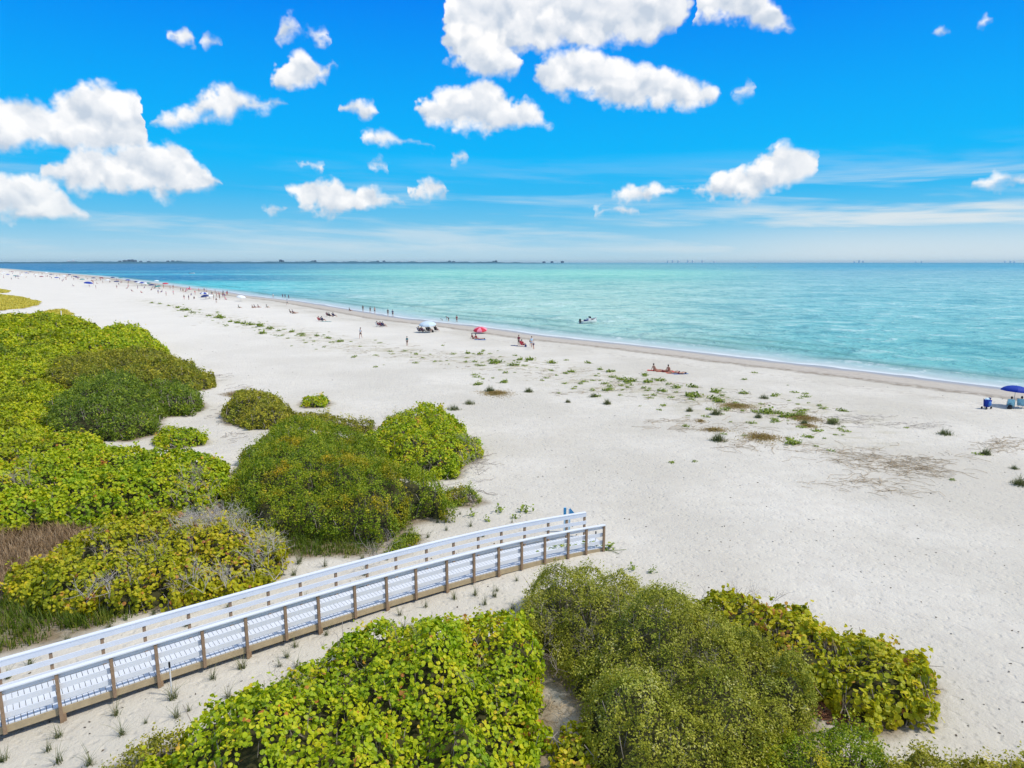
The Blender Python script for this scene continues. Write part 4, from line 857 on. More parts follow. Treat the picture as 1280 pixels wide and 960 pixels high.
# marker poles
def marker(u, v, h, lb, r=.022):
    p = ground(u, v); t = empty('marker_pole', (p.x, p.y, p.z)); tag(t, lb, 'pole')
    b = MB(); b.tube([(0, 0, -.1), (.01, 0, h*.84)], r, 8); b.build('pole', M['white'], t)
    b = MB(); b.tube([(.01, 0, h*.84), (.01, 0, h)], r*1.35, 8); b.build('black_tip', M['black'], t)
marker(215, 869, 1.1, 'white marker pole with black tip in the sand in front of the near railing')
marker(744, 690, 1.0, 'white marker pole with black tip behind the last near railing bay')
p = ground(77, 396); b = MB(); b.tube([(0, 0, 0), (0, 0, 1.5)], .09, 6); o = b.build('thin_pole', M['white']); o.location = p; tag(o, 'thin pale pole standing in the small golden grass patch', 'pole')
# ---------------------------------------------------------------- people
def skin_body(name, verts, edges, root=0, sub=1):
    """verts: list of (x,y,z,r)"""
    me = bpy.data.meshes.new(name); me.from_pydata([v[:3] for v in verts], edges, []); ob = bpy.data.objects.new(name, me); col.objects.link(ob)
    sk = ob.modifiers.new('s', 'SKIN'); sk.use_smooth_shade = True; sk.branch_smoothing = .3
    if not me.skin_vertices: bpy.context.view_layer.update()
    layer = me.skin_vertices[0] if me.skin_vertices else None
    if layer is None:
        bm = __import__('bmesh').new(); bm.from_mesh(me); bm.verts.layers.skin.verify(); bm.to_mesh(me); bm.free(); layer = me.skin_vertices[0]
    for i, v in enumerate(verts):
        r = v[3]; layer.data[i].radius = r if hasattr(r, '__len__') else (r, r); layer.data[i].use_root = (i == root)
    if sub: sb = ob.modifiers.new('u', 'SUBSURF'); sb.levels = sub; sb.render_levels = sub
    dg = bpy.context.evaluated_depsgraph_get(); dg.update(); em = bpy.data.meshes.new_from_object(ob.evaluated_get(dg)); em.name = name
    bpy.data.objects.remove(ob); bpy.data.meshes.remove(me)
    for p in em.polygons: p.use_smooth = True
    return em
def rotp(p, a, o):   # rotate p about x axis through o by a
    x, y, z = p[0]-o[0], p[1]-o[1], p[2]-o[2]; c, s = math.cos(a), math.sin(a); return (x+o[0], y*c-z*s+o[1], y*s+z*c+o[2])
def pose_joints(pose):
    """joint positions, figure faces +Y"""
    J = dict(pel=(0, 0, .93), spi=(0, .01, 1.12), che=(0, 0, 1.32), nek=(0, 0, 1.48), hd0=(0, .015, 1.57), hd1=(0, .02, 1.66), hd2=(0, .01, 1.73), nos=(0, .125, 1.63))
    def limb(s, el, wr, hn, kn, an, to):
        J['sh'+s], J['hp'+s] = ((-1 if s == 'l' else 1)*.175, 0, 1.41), ((-1 if s == 'l' else 1)*.09, 0, .89)
        J['el'+s], J['wr'+s], J['hn'+s], J['kn'+s], J['an'+s], J['to'+s] = el, wr, hn, kn, an, to
    if pose == 'stand':
        limb('l', (-.23, -.03, 1.14), (-.25, .05, .90), (-.25, .07, .82), (-.10, .02, .49), (-.11, -.02, .08), (-.13, .13, .035))
        limb('r', (.24, -.02, 1.15), (.22, .16, .98), (.18, .22, .95), (.11, .03, .49), (.12, -.02, .08), (.14, .13, .035))
    elif pose == 'walk':
        limb('l', (-.22, .10, 1.16), (-.22, .27, .99), (-.22, .33, .94), (-.09, -.06, .50), (-.09, -.34, .16), (-.09, -.24, .05))
        limb('r', (.22, -.13, 1.16), (.22, -.17, .92), (.22, -.16, .84), (.09, .20, .52), (.09, .26, .09), (.09, .41, .05))
    elif pose == 'bend':
        limb('l', (-.2, .1, 1.1), (-.18, .2, .9), (-.18, .22, .83), (-.1, .06, .49), (-.1, -.04, .08), (-.1, .12, .035))
        limb('r', (.2, .1, 1.1), (.18, .2, .9), (.18, .22, .83), (.1, .06, .49), (.1, -.04, .08), (.1, .12, .035))
    elif pose == 'sit':     # in a low beach chair
        limb('l', (-.25, .05, 1.16), (-.24, .30, 1.12), (-.24, .38, 1.12), (-.13, .44, 1.06), (-.13, .62, .68), (-.14, .76, .65))
        limb('r', (.25, .05, 1.16), (.24, .30, 1.12), (.24, .38, 1.12), (.13, .44, 1.02), (.13, .70, .68), (.14, .84, .65))
    elif pose == 'ground':  # seated on the sand, hands behind
        limb('l', (-.24, -.16, 1.12), (-.27, -.30, .90), (-.28, -.36, .84), (-.12, .36, 1.16), (-.12, .56, .85), (-.13, .70, .82))
        limb('r', (.24, -.16, 1.12), (.27, -.30, .90), (.28, -.36, .84), (.12, .40, .98), (.13, .78, .86), (.13, .86, .95))
    elif pose == 'lie':
        limb('l', (-.26, .03, 1.16), (-.27, .05, .92), (-.27, .06, .84), (-.11, .03, .47), (-.13, 0, .06), (-.17, .10, -.03))
        limb('r', (.34, .05, 1.30), (.20, .10, 1.50), (.14, .10, 1.55), (.11, .14, .50), (.13, 0, .08), (.17, .10, 0))
    if pose in ('sit',):
        for k in ('spi', 'che', 'nek', 'hd0', 'hd1', 'hd2', 'nos', 'shl', 'shr'): J[k] = rotp(J[k], R(20), J['pel'])
    if pose == 'ground':
        for k in ('spi', 'che', 'nek', 'hd0', 'hd1', 'hd2', 'nos', 'shl', 'shr'): J[k] = rotp(J[k], R(16), J['pel'])
    if pose == 'bend':
        for k in ('spi', 'che', 'nek', 'hd0', 'hd1', 'hd2', 'nos', 'shl', 'shr'): J[k] = rotp(J[k], R(-62), J['pel'])
        for s, q in (('l', -.18), ('r', .18)): J['el'+s] = (q, .52, .86); J['wr'+s] = (q, .55, .62); J['hn'+s] = (q, .57, .55)
    if pose == 'lie':
        o = (0, 0, 0); J = {k: rotp(p, R(90), o) for k, p in J.items()}   # on the back, head towards -Y
        J = {k: (p[0], p[1]+.9, p[2]+.13) for k, p in J.items()}
    if pose == 'sit': J = {k: (p[0], p[1], p[2]-.60) for k, p in J.items()}
    if pose == 'ground': J = {k: (p[0], p[1], p[2]-.80) for k, p in J.items()}
    return J
def body_parts(pose):
    J = pose_joints(pose); rad = dict(pel=(.155, .115), spi=(.13, .10), che=(.165, .115), nek=.055, hd0=.068, hd1=(.078, .098), hd2=(.055, .07), nos=.014, sh=.06, el=.043, wr=.028, hn=(.034, .018), hp=.095, kn=.056, an=.04, to=.03)
    names = list(J); V = []; idx = {}
    for k in names:
        r = rad.get(k, rad.get(k[:2])); idx[k] = len(V); V.append((*J[k], r))
    E = [(idx[a], idx[b]) for a, b in (('pel', 'spi'), ('spi', 'che'), ('che', 'nek'), ('nek', 'hd0'), ('hd0', 'hd1'), ('hd1', 'hd2'), ('hd1', 'nos'))]
    for s in 'lr':
        E += [(idx[a], idx[b]) for a, b in (('che', 'sh'+s), ('sh'+s, 'el'+s), ('el'+s, 'wr'+s), ('wr'+s, 'hn'+s), ('pel', 'hp'+s), ('hp'+s, 'kn'+s), ('kn'+s, 'an'+s), ('an'+s, 'to'+s))]
        w = np.array(J['wr'+s]); h = np.array(J['hn'+s]); d = (h-w)/np.linalg.norm(h-w); sd = np.cross(d, (1, 0, 0) if abs(d[0]) < .8 else (0, 1, 0)); sd /= np.linalg.norm(sd)
        for q, ln in ((-.026, .07), (-.009, .085), (.009, .08), (.026, .062)):
            a = h+sd*q+d*.02; b_ = a+d*ln*.55; c_ = b_+d*ln*.4+np.cross(sd, d)*.015; i0 = len(V); V += [(*b_, .009), (*c_, .008)]; E += [(idx['hn'+s], i0), (i0, i0+1)]
        a = w+sd*.045+d*.045; i0 = len(V); V += [(*a, .011), (*(a+d*.035), .009)]; E += [(idx['wr'+s], i0), (i0, i0+1)]
    body = skin_body('body', V, E, idx['pel'])
    def lerp(a, b, f): return tuple(a[i]+(b[i]-a[i])*f for i in range(3))
    sv = [(*J['pel'], (.17, .13)), (*J['spi'], (.15, .12)), (*J['che'], (.182, .135)), (*J['shl'], .075), (*lerp(J['shl'], J['ell'], .55), .062), (*J['shr'], .075), (*lerp(J['shr'], J['elr'], .55), .062)]
    shirt = skin_body('shirt', sv, [(0, 1), (1, 2), (2, 3), (3, 4), (2, 5), (5, 6)])
    wv = [(*lerp(J['pel'], J['spi'], .35), (.155, .12)), (*J['pel'], (.17, .13)), (*J['hpl'], .108), (*lerp(J['hpl'], J['knl'], .6), .088), (*J['hpr'], .108), (*lerp(J['hpr'], J['knr'], .6), .088)]
    shorts = skin_body('shorts', wv, [(0, 1), (1, 2), (2, 3), (1, 4), (4, 5)])
    # hair: cap over the head
    up = np.array(J['hd2'])-np.array(J['hd0']); up /= np.linalg.norm(up); fw = np.array(J['nos'])-np.array(J['hd1']); fw -= up*fw.dot(up); fw /= np.linalg.norm(fw); rt = np.cross(fw, up); c = np.array(J['hd1'])+up*.02-fw*.012
    b = MB(); P = []
    for i in range(7):
        th = math.pi*.58*i/6; row = []
        for j in range(13):
            ph = 2*math.pi*j/12; back = .5-.5*math.cos(ph)
            t2 = th*(1+.35*back); row.append(c+up*math.cos(t2)*.115+(rt*math.sin(ph)*.092+fw*math.cos(ph)*.118)*math.sin(t2))
        P.append(row)
    b.grid(P); h = b.build('hair', None); hm = h.data; bpy.data.objects.remove(h)
    for p in hm.polygons: p.use_smooth = True
    b = MB()
    for s in (-1, 1):
        e = np.array(J['hd1'])-up*.005+rt*s*.032+fw*.094; b.frame_box(e, rt*.010, fw*.004, up*.006)
    e_ = b.build('eyes', None); eo = e_.data; bpy.data.objects.remove(e_)
    return dict(body=body, shirt=shirt, shorts=shorts, hair=hm, eyes=eo)
POSES = {}
def person(u, v, pose, face, label, group=None, top=None, low='navy', hair='hairb', skin='skin', scale=1.0, loc=None, hat=None, z=0):
    if pose not in POSES: POSES[pose] = body_parts(pose)
    p = loc if loc is not None else ground(u, v)
    t = empty('person', (p[0], p[1], max(p[2], WZ-.3)+z), R(face)); t.scale = [scale]*3; tag(t, label, 'person', group)
    for k, mt in (('body', skin), ('shirt', top), ('shorts', low), ('hair', hair), ('eyes', 'black')):
        if not mt: continue
        me = POSES[pose][k]
        if not me.materials: me.materials.append(M[mt])
        o = link(k, me, t); o.material_slots[0].link = 'OBJECT'; o.material_slots[0].material = M[mt]
    return t

# ---------------------------------------------------------------- beach things
def umbrella(u, v, H, rad, mats, label, group=None, tilt=(0, 0), loc=None, ground_level=False, name='beach_umbrella'):
    p = loc if loc is not None else ground(u, v); t = empty(name, (p[0], p[1], p[2])); t.rotation_euler = (R(tilt[0]), R(tilt[1]), .3); tag(t, label, 'umbrella', group)
    b = MB(); b.tube([(0, 0, -.2), (0, 0, H)], .022, 8); b.build('pole', M['metal'], t)
    n = 8; hh = rad*.36
    for w in range(2):
        b = MB()
        for k in range(n):
            if len(mats) > 1 and k % 2 != w: continue
            if len(mats) == 1 and w: continue
            P = []; Q = []
            for i in range(5):
                f = i/4; rr = rad*math.sin(f*1.25)/math.sin(1.25); zz = H+.02-hh*(1-math.cos(f*1.25))/(1-math.cos(1.25)); row = []; row2 = []
                for j in range(4):
                    a = 2*math.pi*(k+j/3)/n; sag = 1-.06*f*math.sin(j/3*math.pi); row.append((rr*sag*math.cos(a), rr*sag*math.sin(a), zz)); row2.append((rr*sag*math.cos(a), rr*sag*math.sin(a), zz-.012))
                P.append(row); Q.append(row2)
            P.append([(x, y, z-.11) for x, y, z in P[-1]]); Q.append([(x*.99, y*.99, z) for x, y, z in P[-1]])
            b.grid(P); b.grid([r[::-1] for r in Q])
        if b.n: b.build('canopy', M[mats[w % len(mats)]], t, smooth=True)
    b = MB()
    for k in range(n):
        a = 2*math.pi*k/n; b.tube([(0, 0, H-.35), (rad*.55*math.cos(a), rad*.55*math.sin(a), H-.09*rad-.03)], .006, 4)
    b.build('ribs', M['metal'], t)
    b = MB(); b.tube([(0, 0, H), (0, 0, H+.08)], [.02, .012], 6); b.build('finial', M['white'], t)
    return t
def chair(p, face, mt, label, group=None):
    t = empty('beach_chair', p, R(face)); tag(t, label, 'chair', group)
    b = MB()
    for s in (-.29, .29):
        b.tube([(s, .28, .02), (s, -.05, .50), (s, .25, .52)], .014, 6); b.tube([(s, -.30, .02), (s, .28, .34)], .014, 6); b.tube([(s, -.22, .22), (s, -.52, .92)], .014, 6); b.tube([(s, -.3, .02), (s, .28, .02)], .014, 6)
    b.tube([(-.29, -.52, .92), (.29, -.52, .92)], .014, 6); b.build('frame', M['metal'], t)
    b = MB(); P = [[(x, -.22+.5*f, .24+.07*f-.03*math.sin(f*3.14)) for x in (-.27, 0, .27)] for f in (0, .25, .5, .75, 1)]; b.grid(P); b.grid([[(x, y, z-.012) for x, y, z in r[::-1]] for r in P]); b.build('seat', M[mt], t)
    b = MB(); P = [[(x*(1 if f < .75 else (.96 if f < 1 else .72)), -.22-.30*f-.03*math.sin(f*3.1)*(1-abs(x)/.27), .24+.70*f) for x in (-.27, 0, .27)] for f in (0, .25, .5, .75, .92, 1)]; b.grid(P); b.grid([[(x, y-.014, z) for x, y, z in r[::-1]] for r in P]); b.build('backrest', M[mt], t)
    for s in (-.29, .29):
        b = MB(); b.box((s, .1, .53), (.05, .36, .025)); b.build('armrest', M['white'], t)
    return t
def flat_thing(name, u, v, L, W_, face, mt, label, cat, group=None, n=8):
    p = ground(u, v); b = MB(); P = []
    for i in range(n+1):
        P.append([((j/4-.5)*W_, (i/n-.5)*L, .035+.02*math.sin(i*1.9+j*1.3)) for j in range(5)])
    b.grid(P); b.grid([[(x, y, -.02) for x, y, z in r[::-1]] for r in P]); o = b.build(name, M[mt]); o.location = p; o.rotation_euler = (0, 0, R(face)); tag(o, label, cat, group); return o
def bag(p, mt, label, s=1.0, group=None, name='beach_bag'):
    t = empty(name, p, random.uniform(0, 3)); tag(t, label, 'bag', group); b = MB(); P = []
    for i in range(7):
        z = .34*i/6; w = 1-.35*(i/6)**2; P.append([(s*.26*w*math.cos(a)*(1 if abs(math.cos(a)) < .8 else 1.05), s*.17*w*math.sin(a), z*s+.01) for a in [k*math.pi/6 for k in range(13)]])
    b.grid(P); b.add([(0, 0, .33*s)]+[tuple(q) for q in P[-1][:12]], T=[(0, 1+k, 1+(k+1) % 12) for k in range(12)]); b.build('pouch', M[mt], t, smooth=True)
    b = MB(); b.tube([(s*.14*math.cos(a), 0, s*(.32+.18*math.sin(a))) for a in [k*math.pi/6 for k in range(7)]], .012*s, 5); b.build('strap', M['black'], t); return t
def off(p, dx, dy):
    return Vector((p[0]+dx, p[1]+dy, float(tz(p[0]+dx, p[1]+dy))))
SEA = 40   # heading towards the water (deg, right-far is negative about z)
toSea = -math.degrees(math.atan2(N[0], N[1]))

# right edge group
p = ground(1270, 511)
umbrella(0, 0, 1.95, 1.15, ['blue'], 'royal blue beach umbrella at the right picture edge', loc=off(p, .35, .9), tilt=(0, 4))
chair(off(p, -.35, .25), toSea+15, 'cyan', 'light blue striped beach chair, left one under the royal blue umbrella', 'chairs under the royal blue umbrella')
chair(off(p, .75, .35), toSea-5, 'cyan', 'light blue striped beach chair with a person, right one under the royal blue umbrella', 'chairs under the royal blue umbrella')
person(0, 0, 'sit', toSea-5, 'person reclining in the light blue chair under the royal blue umbrella', top=None, low='teal', skin='skin2', loc=off(p, .75, .32))
person(0, 0, 'sit', toSea+15, 'person in blue slouched in the left light blue chair at right edge', top='blue', low='navy', loc=off(p, -.35, .22))
bag(off(p, -.62, -.05), 'black', 'black beach bag beside the left light blue chair')
# blue beach cart
p = ground(1233, 511); t = empty('beach_cart', (p.x, p.y, p.z), R(25)); tag(t, 'blue canvas beach cart with black wheels standing left of the royal blue umbrella', 'cart')
b = MB(); b.add([(-.22, -.16, .20), (.20, -.16, .20), (.30, -.24, .80), (-.27, -.2, .88), (-.22, .16, .20), (.20, .16, .20), (.30, .2, .80), (-.27, .2, .88), (-.30, -.16, .82), (.30, -.16, .82), (.30, .16, .82), (-.30, .16, .82)], [(0, 1, 2, 3), (1, 5, 6, 2), (5, 4, 7, 6), (4, 0, 3, 7), (0, 4, 5, 1), (8, 9, 10, 11), (3, 2, 9, 8), (2, 6, 10, 9), (6, 7, 11, 10), (7, 3, 8, 11)]); b.build('canvas_basket', M['blue'], t)
b = MB(); b.tube([(-.42, .1, 1.0), (-.36, 0, .5), (-.3, 0, .15)], .015, 6); b.tube([(.34, .0, .3), (.40, .0, .8), (.52, .0, 1.02)], .015, 6); b.tube([(-.45, 0, .14), (.42, 0, .14)], .014, 6); b.build('frame', M['black'], t)
for x, y in ((-.36, -.2), (.33, -.2), (-.36, .2), (.33, .2)):
    b = MB(); b.tube([(x, y-.03, .11), (x, y+.03, .11)], .11, 14); b.build('wheel', M['black'], t)
b = MB()
for k in range(5):
    P = [[(.30+.16*math.cos(a)*math.sin(th), .12*math.sin(a)*math.sin(th), .92+.11*math.cos(th)) for a in [j*math.pi/4 for j in range(9)]] for th in [i*math.pi/5 for i in range(6)]]
b.grid(P); b.build('folded_towel', M['navy'], t, smooth=True)
P = [[(-.05+.28*math.cos(a)*math.sin(th), .16*math.sin(a)*math.sin(th), .88+.12*math.cos(th)) for a in [j*math.pi/4 for j in range(9)]] for th in [i*math.pi/5 for i in range(6)]]
b = MB(); b.grid(P); b.build('folded_towel', M['skyb'], t, smooth=True)
P = [[(.02+.24*math.cos(a)*math.sin(th), -.22+.10*math.sin(a)*math.sin(th), .5+.24*math.cos(th)) for a in [j*math.pi/4 for j in range(9)]] for th in [i*math.pi/5 for i in range(6)]]
b = MB(); b.grid(P); b.build('side_bag', M['midblue'], t, smooth=True)

# sunbathers on red towels (835,463)
gs = 'sunbathers lying on red towels'
sb = [(818, 463, 'ground', 0, 'red'), (829, 464, 'lie', 100, 'maroon'), (836, 464.5, 'ground', 10, 'red'), (842, 466, 'lie', 110, 'red'), (849, 467, 'lie', 95, 'maroon')]
for k, (u, v, ps, fc, c_) in enumerate(sb):
    flat_thing('beach_towel', u+1, v+.4, 1.9, .85, 75+k*7, 'towelr' if k != 4 else 'towelb', 'red beach towel under a sunbather by the strand line' if k != 4 else 'dark blue towel at the seaward right end of the row of sunbathers', 'towel', 'towels of the sunbathers' if k != 4 else None)
    person(u, v+.6, ps, fc+(0 if ps == 'lie' else toSea), ['sunbather sitting up at the left end of the red towels', 'sunbather lying flat second from the left on the red towels', 'dark haired sunbather sitting up in the middle of the red towels', 'sunbather in red lying right of the middle one', 'sunbather lying at the right end of the red towels'][k], gs, low=c_, top=None, skin='skin')
# group by the boat (652,430) and pair (663,434)
g1 = 'people standing on the sand left of the anchored boat'
person(648.5, 432.5, 'stand', 150, 'person in dark shirt standing at left of the group by the pink chair', g1, top='maroon', low='black')
person(653.5, 433, 'sit', toSea, 'person in red sitting low in the middle of the small group', g1, top='red', low='red')
chair(ground(653.5, 433), toSea, 'red', 'red beach chair in the small group of people left of the boat')
bag(ground(657, 433.5), 'navy', 'navy beach bag right of the red beach chair')
flat_thing('beach_towel', 643, 432, 1.2, .6, 70, 'navy', 'dark towel on the sand left of the red beach chair', 'towel')
person(664.5, 434.5, 'walk', 200, 'person with pale shirt walking at right of the small group', g1, top='skyb', low='navy', skin='skin2')
person(667, 436.5, 'bend', 120, 'person bending forward right of the small group', g1, top='skyb', low='navy', skin='skin2')
# pink umbrella lying low and sitters
umbrella(600.5, 416.5, 1.15, 1.35, ['red', 'pink'], 'low red and pink striped beach umbrella near the waterline', tilt=(12, -6))
person(591, 423.5, 'ground', toSea, 'seated person at left of the pair below the red and pink umbrella', 'sitters below the red and pink umbrella', top='maroon', low='navy')
person(595.5, 424, 'ground', toSea+15, 'seated person in red right of the pair below the striped umbrella', 'sitters below the red and pink umbrella', top='red', low='red')
person(600, 424.5, 'lie', 100, 'person lying on a towel beside the two sitters', None, top=None, low='pink')
flat_thing('beach_towel', 600, 424.8, 2, .9, 80, 'towelb', 'blue towel beside the two sitters below the striped umbrella', 'towel')
# by the water
person(571, 403.5, 'stand', 200, 'person in maroon standing at the water edge above the striped umbrella', None, top='maroon', low='maroon')
person(561, 402.5, 'bend', 70, 'person crouching at the water edge left of the one in maroon', None, top='navy', low='black')
person(553, 402, 'bend', 100, 'child bending at the swash left of the crouching person', None, top='teal', low='teal', scale=.6)
# white umbrella camp
umbrella(535, 415.5, 2.1, 1.65, ['palecanvas'], 'large white beach umbrella over dark chairs near the water', tilt=(6, -3))
for k, (u, v, c_, tp) in enumerate([(524.5, 415.2, 'navy', 'maroon'), (528.5, 415.2, 'maroon', 'pink'), (535.5, 415, 'black', 'black'), (537.5, 414.5, 'navy', 'teal'), (545.5, 414.2, 'black', 'black')]):
    q = ground(u, v); chair(q, toSea+k*6-10, c_, ['navy beach chair at the left end of the white umbrella camp', 'maroon beach chair second from the left under the white umbrella', 'black beach chair under the middle of the white umbrella', 'navy beach chair right of the black one in the white umbrella camp', 'black beach chair at the right end of the white umbrella camp'][k], 'chairs of the white umbrella camp')
    person(0, 0, 'sit', toSea+k*6-10, ['person sitting at the left end of the white umbrella camp', 'person in pink sitting second from the left under the white umbrella', 'person in black sitting under the middle of the white umbrella', 'person in teal sitting right of the one in black', 'person sitting at the right end of the white umbrella camp'][k], 'sitters of the white umbrella camp', top=tp, low='navy', loc=q)
bag(ground(541, 415.3), 'black', 'black bag between the chairs of the white umbrella camp', 1.2)
# middle pair on chairs (476,408)
for k, (u, v) in enumerate([(472.5, 408), (476.5, 408.4), (479.5, 408.6)]):
    q = ground(u, v); chair(q, toSea, ['white', 'maroon', 'navy'][k], ['white beach chair left of three in the open beach middle', 'maroon beach chair in the middle of three', 'navy beach chair right of three in the open beach middle'][k] , 'three chairs facing the sea')
    person(0, 0, 'sit', toSea, ['person in the white chair of three', 'person in the maroon chair of three', 'person in the navy chair of three'][k], 'sitters facing the sea', top=['maroon', 'pink', 'navy'][k], low='navy', loc=q)
# walkers at the water
for u, v, ps, tp, sk, lb in [(453.8, 389.5, 'stand', 'black', 'skin', 'person in black at the water edge, farthest left of the waders'), (463, 391.3, 'walk', 'teal', 'skin2', 'person in teal walking along the water edge second from left'), (468.5, 391.8, 'stand', None, 'skin2', 'slim bare shouldered person at the water edge in the middle'), (485, 394.7, 'stand', 'black', 'skin', 'person in dark shirt at the water left of the pair'), (491, 395.8, 'stand', 'navy', 'skin', 'person in navy at the water, right one of the pair')]:
    person(u, v, ps, 180, lb, 'waders at the water edge', top=tp, skin=sk, low='black')
person(437.5, 388.8, 'ground', toSea, 'person sitting at the water edge left of the waders', None, top='black')
person(451, 423.4, 'walk', 170, 'person in white top and black shorts walking on the middle of the beach', None, top='white', low='black', skin='skin2', scale=1.1)
person(509, 432.2, 'stand', 150, 'child in olive top and black shorts standing below the white umbrella camp', None, top='teal', low='black', scale=.85)
for u, v, c_, lb in [(399.5, 401.5, 'red', 'person in red sitting by a round red chair, left of the cluster'), (403.5, 401.5, 'navy', 'person in navy sitting in the left cluster'), (410, 395.5, 'maroon', 'person in maroon sitting at back of the left cluster'), (412.5, 396.3, 'black', 'person in black sitting at back of the left cluster'), (417.5, 396, 'navy', 'person in navy sitting at right of the left cluster')]:
    q = ground(u, v); chair(q, toSea, c_, lb.replace('person in', 'beach chair in').replace(' sitting', ''), 'chairs of the left cluster'); person(0, 0, 'sit', toSea, lb, 'sitters of the left cluster', top=c_, low=c_, loc=q)
flat_thing('beach_towel', 408, 402, 2.2, 1, 80, 'teal', 'green towel right of the left cluster', 'towel')
for u, v, ps, c_, lb in [(363, 391.5, 'sit', 'black', 'person in black sitting left in the dark trio'), (366.5, 391.8, 'sit', 'navy', 'person in navy sitting in the middle of the dark trio'), (369, 392, 'lie', 'black', 'person lying at the right of the dark trio')]:
    person(u, v, ps, toSea, lb, 'dark trio of sunbathers', top=c_, low='black', z=-.1 if ps == 'sit' else 0)
person(341.5, 372.5, 'stand', 180, 'person with white shirt wading far off', None, top='white', low='white')
for u, v, lb in [(353.5, 373, 'left wader in navy far off'), (356.5, 373.2, 'second wader in navy far off'), (361, 374, 'right wader in navy far off')]: person(u, v, 'stand', 180, lb, 'far waders', top='navy', low='navy')
person(359.2, 381.2, 'walk', 150, 'small walker on the sand left of the dark trio', None, top='wcanvas', low='teal')
for u, v, c_, lb in [(316, 385, 'black', 'person in black sitting far left of the dark trio'), (318.5, 384.5, 'navy', 'person in navy sitting beside the one in black'), (323.3, 384.5, 'maroon', 'person in maroon sitting right of the one in navy'), (334, 384.5, 'teal', 'person in teal sitting alone left of the dark trio'), (299, 385, 'teal', 'person in teal lounging below the pale umbrella')]:
    person(u, v, 'ground', toSea, lb, 'sitters on the far sand', top=c_, low=c_)
# farther camps
def camp(u, v, mats, lb, r_=1.3, n=2, H=2.0, c_=('navy', 'black')):
    umbrella(u, v, H, r_, mats, lb, 'umbrellas on the far beach', tilt=(random.uniform(-4, 8), random.uniform(-8, 8)))
camp(301, 376.5, ['wcanvas'], 'pale blue white umbrella on the far sand', 1.5); umbrella(255.5, 372, 2.0, 1.5, ['blue', 'wcanvas'], 'blue and white umbrella, left of the far blue camp', 'umbrellas on the far beach'); camp(262, 373.5, ['wcanvas'], 'white sunshade right in the far blue camp', 1.3, H=1.5); camp(257, 374, ['navy'], 'navy umbrella in the far blue camp', 1.4, H=1.6)
camp(236, 366, ['maroon', 'pink'], 'red umbrella left of the far blue camp', 1.2); camp(198, 361, ['teal'], 'dark green umbrella alone far off', 1.5, H=1.7)
camp(110.5, 357.5, ['blue'], 'bright blue umbrella on the distant beach', 2.3, H=2.4)
for u, v, mt in [(171, 355.5, 'navy'), (174, 356.3, 'wcanvas'), (178, 357, 'blue'), (182, 357.6, 'wcanvas'), (185, 357.5, 'teal'), (196, 354, 'wcanvas'), (94, 348, 'navy'), (97, 349, 'navy'), (33, 343, 'blue'), (64, 345, 'navy'), (19, 347, 'teal'), (22, 347.5, 'navy'), (127, 350, 'maroon'), (141, 349.5, 'navy'), (151, 350, 'teal'), (5, 342, 'wcanvas'), (15, 341, 'maroon'), (45, 345.5, 'wcanvas'), (80, 347, 'wcanvas'), (117, 350, 'navy'), (10, 345, 'blue'), (27, 346, 'wcanvas'), (38, 341.5, 'navy'), (52, 348, 'maroon'), (58, 342.5, 'wcanvas'), (71, 349.5, 'blue'), (87, 345.5, 'navy'), (103, 352, 'teal'), (135, 353, 'wcanvas'), (146, 355, 'navy'), (160, 353, 'blue'), (190, 360, 'navy'), (207, 358, 'red')]:
    umbrella(u, v, 2.0, 1.6, [mt], 'distant umbrella on the crowded far stretch of beach', 'umbrellas on the crowded far stretch')
names_ = ['stand', 'walk', 'ground', 'sit', 'stand']; cl_ = ['navy', 'maroon', 'black', 'wcanvas', 'red', 'teal', 'blue', 'pink']
for k in range(150):
    u = 290*rng.uniform()**1.25-4; vw = np.interp(u, [0, 60, 100, 160, 200, 290], [337.5, 342, 345, 352, 357, 368]); v = vw+abs(rng.normal(0, 1))*(4.2+u*.012)+.5
    person(u, v, names_[k % 5], rng.uniform(0, 360), 'distant beachgoer, one of many on the crowded far stretch of beach', 'beachgoers on the crowded far stretch', top=cl_[rng.integers(8)], low=cl_[rng.integers(8)])

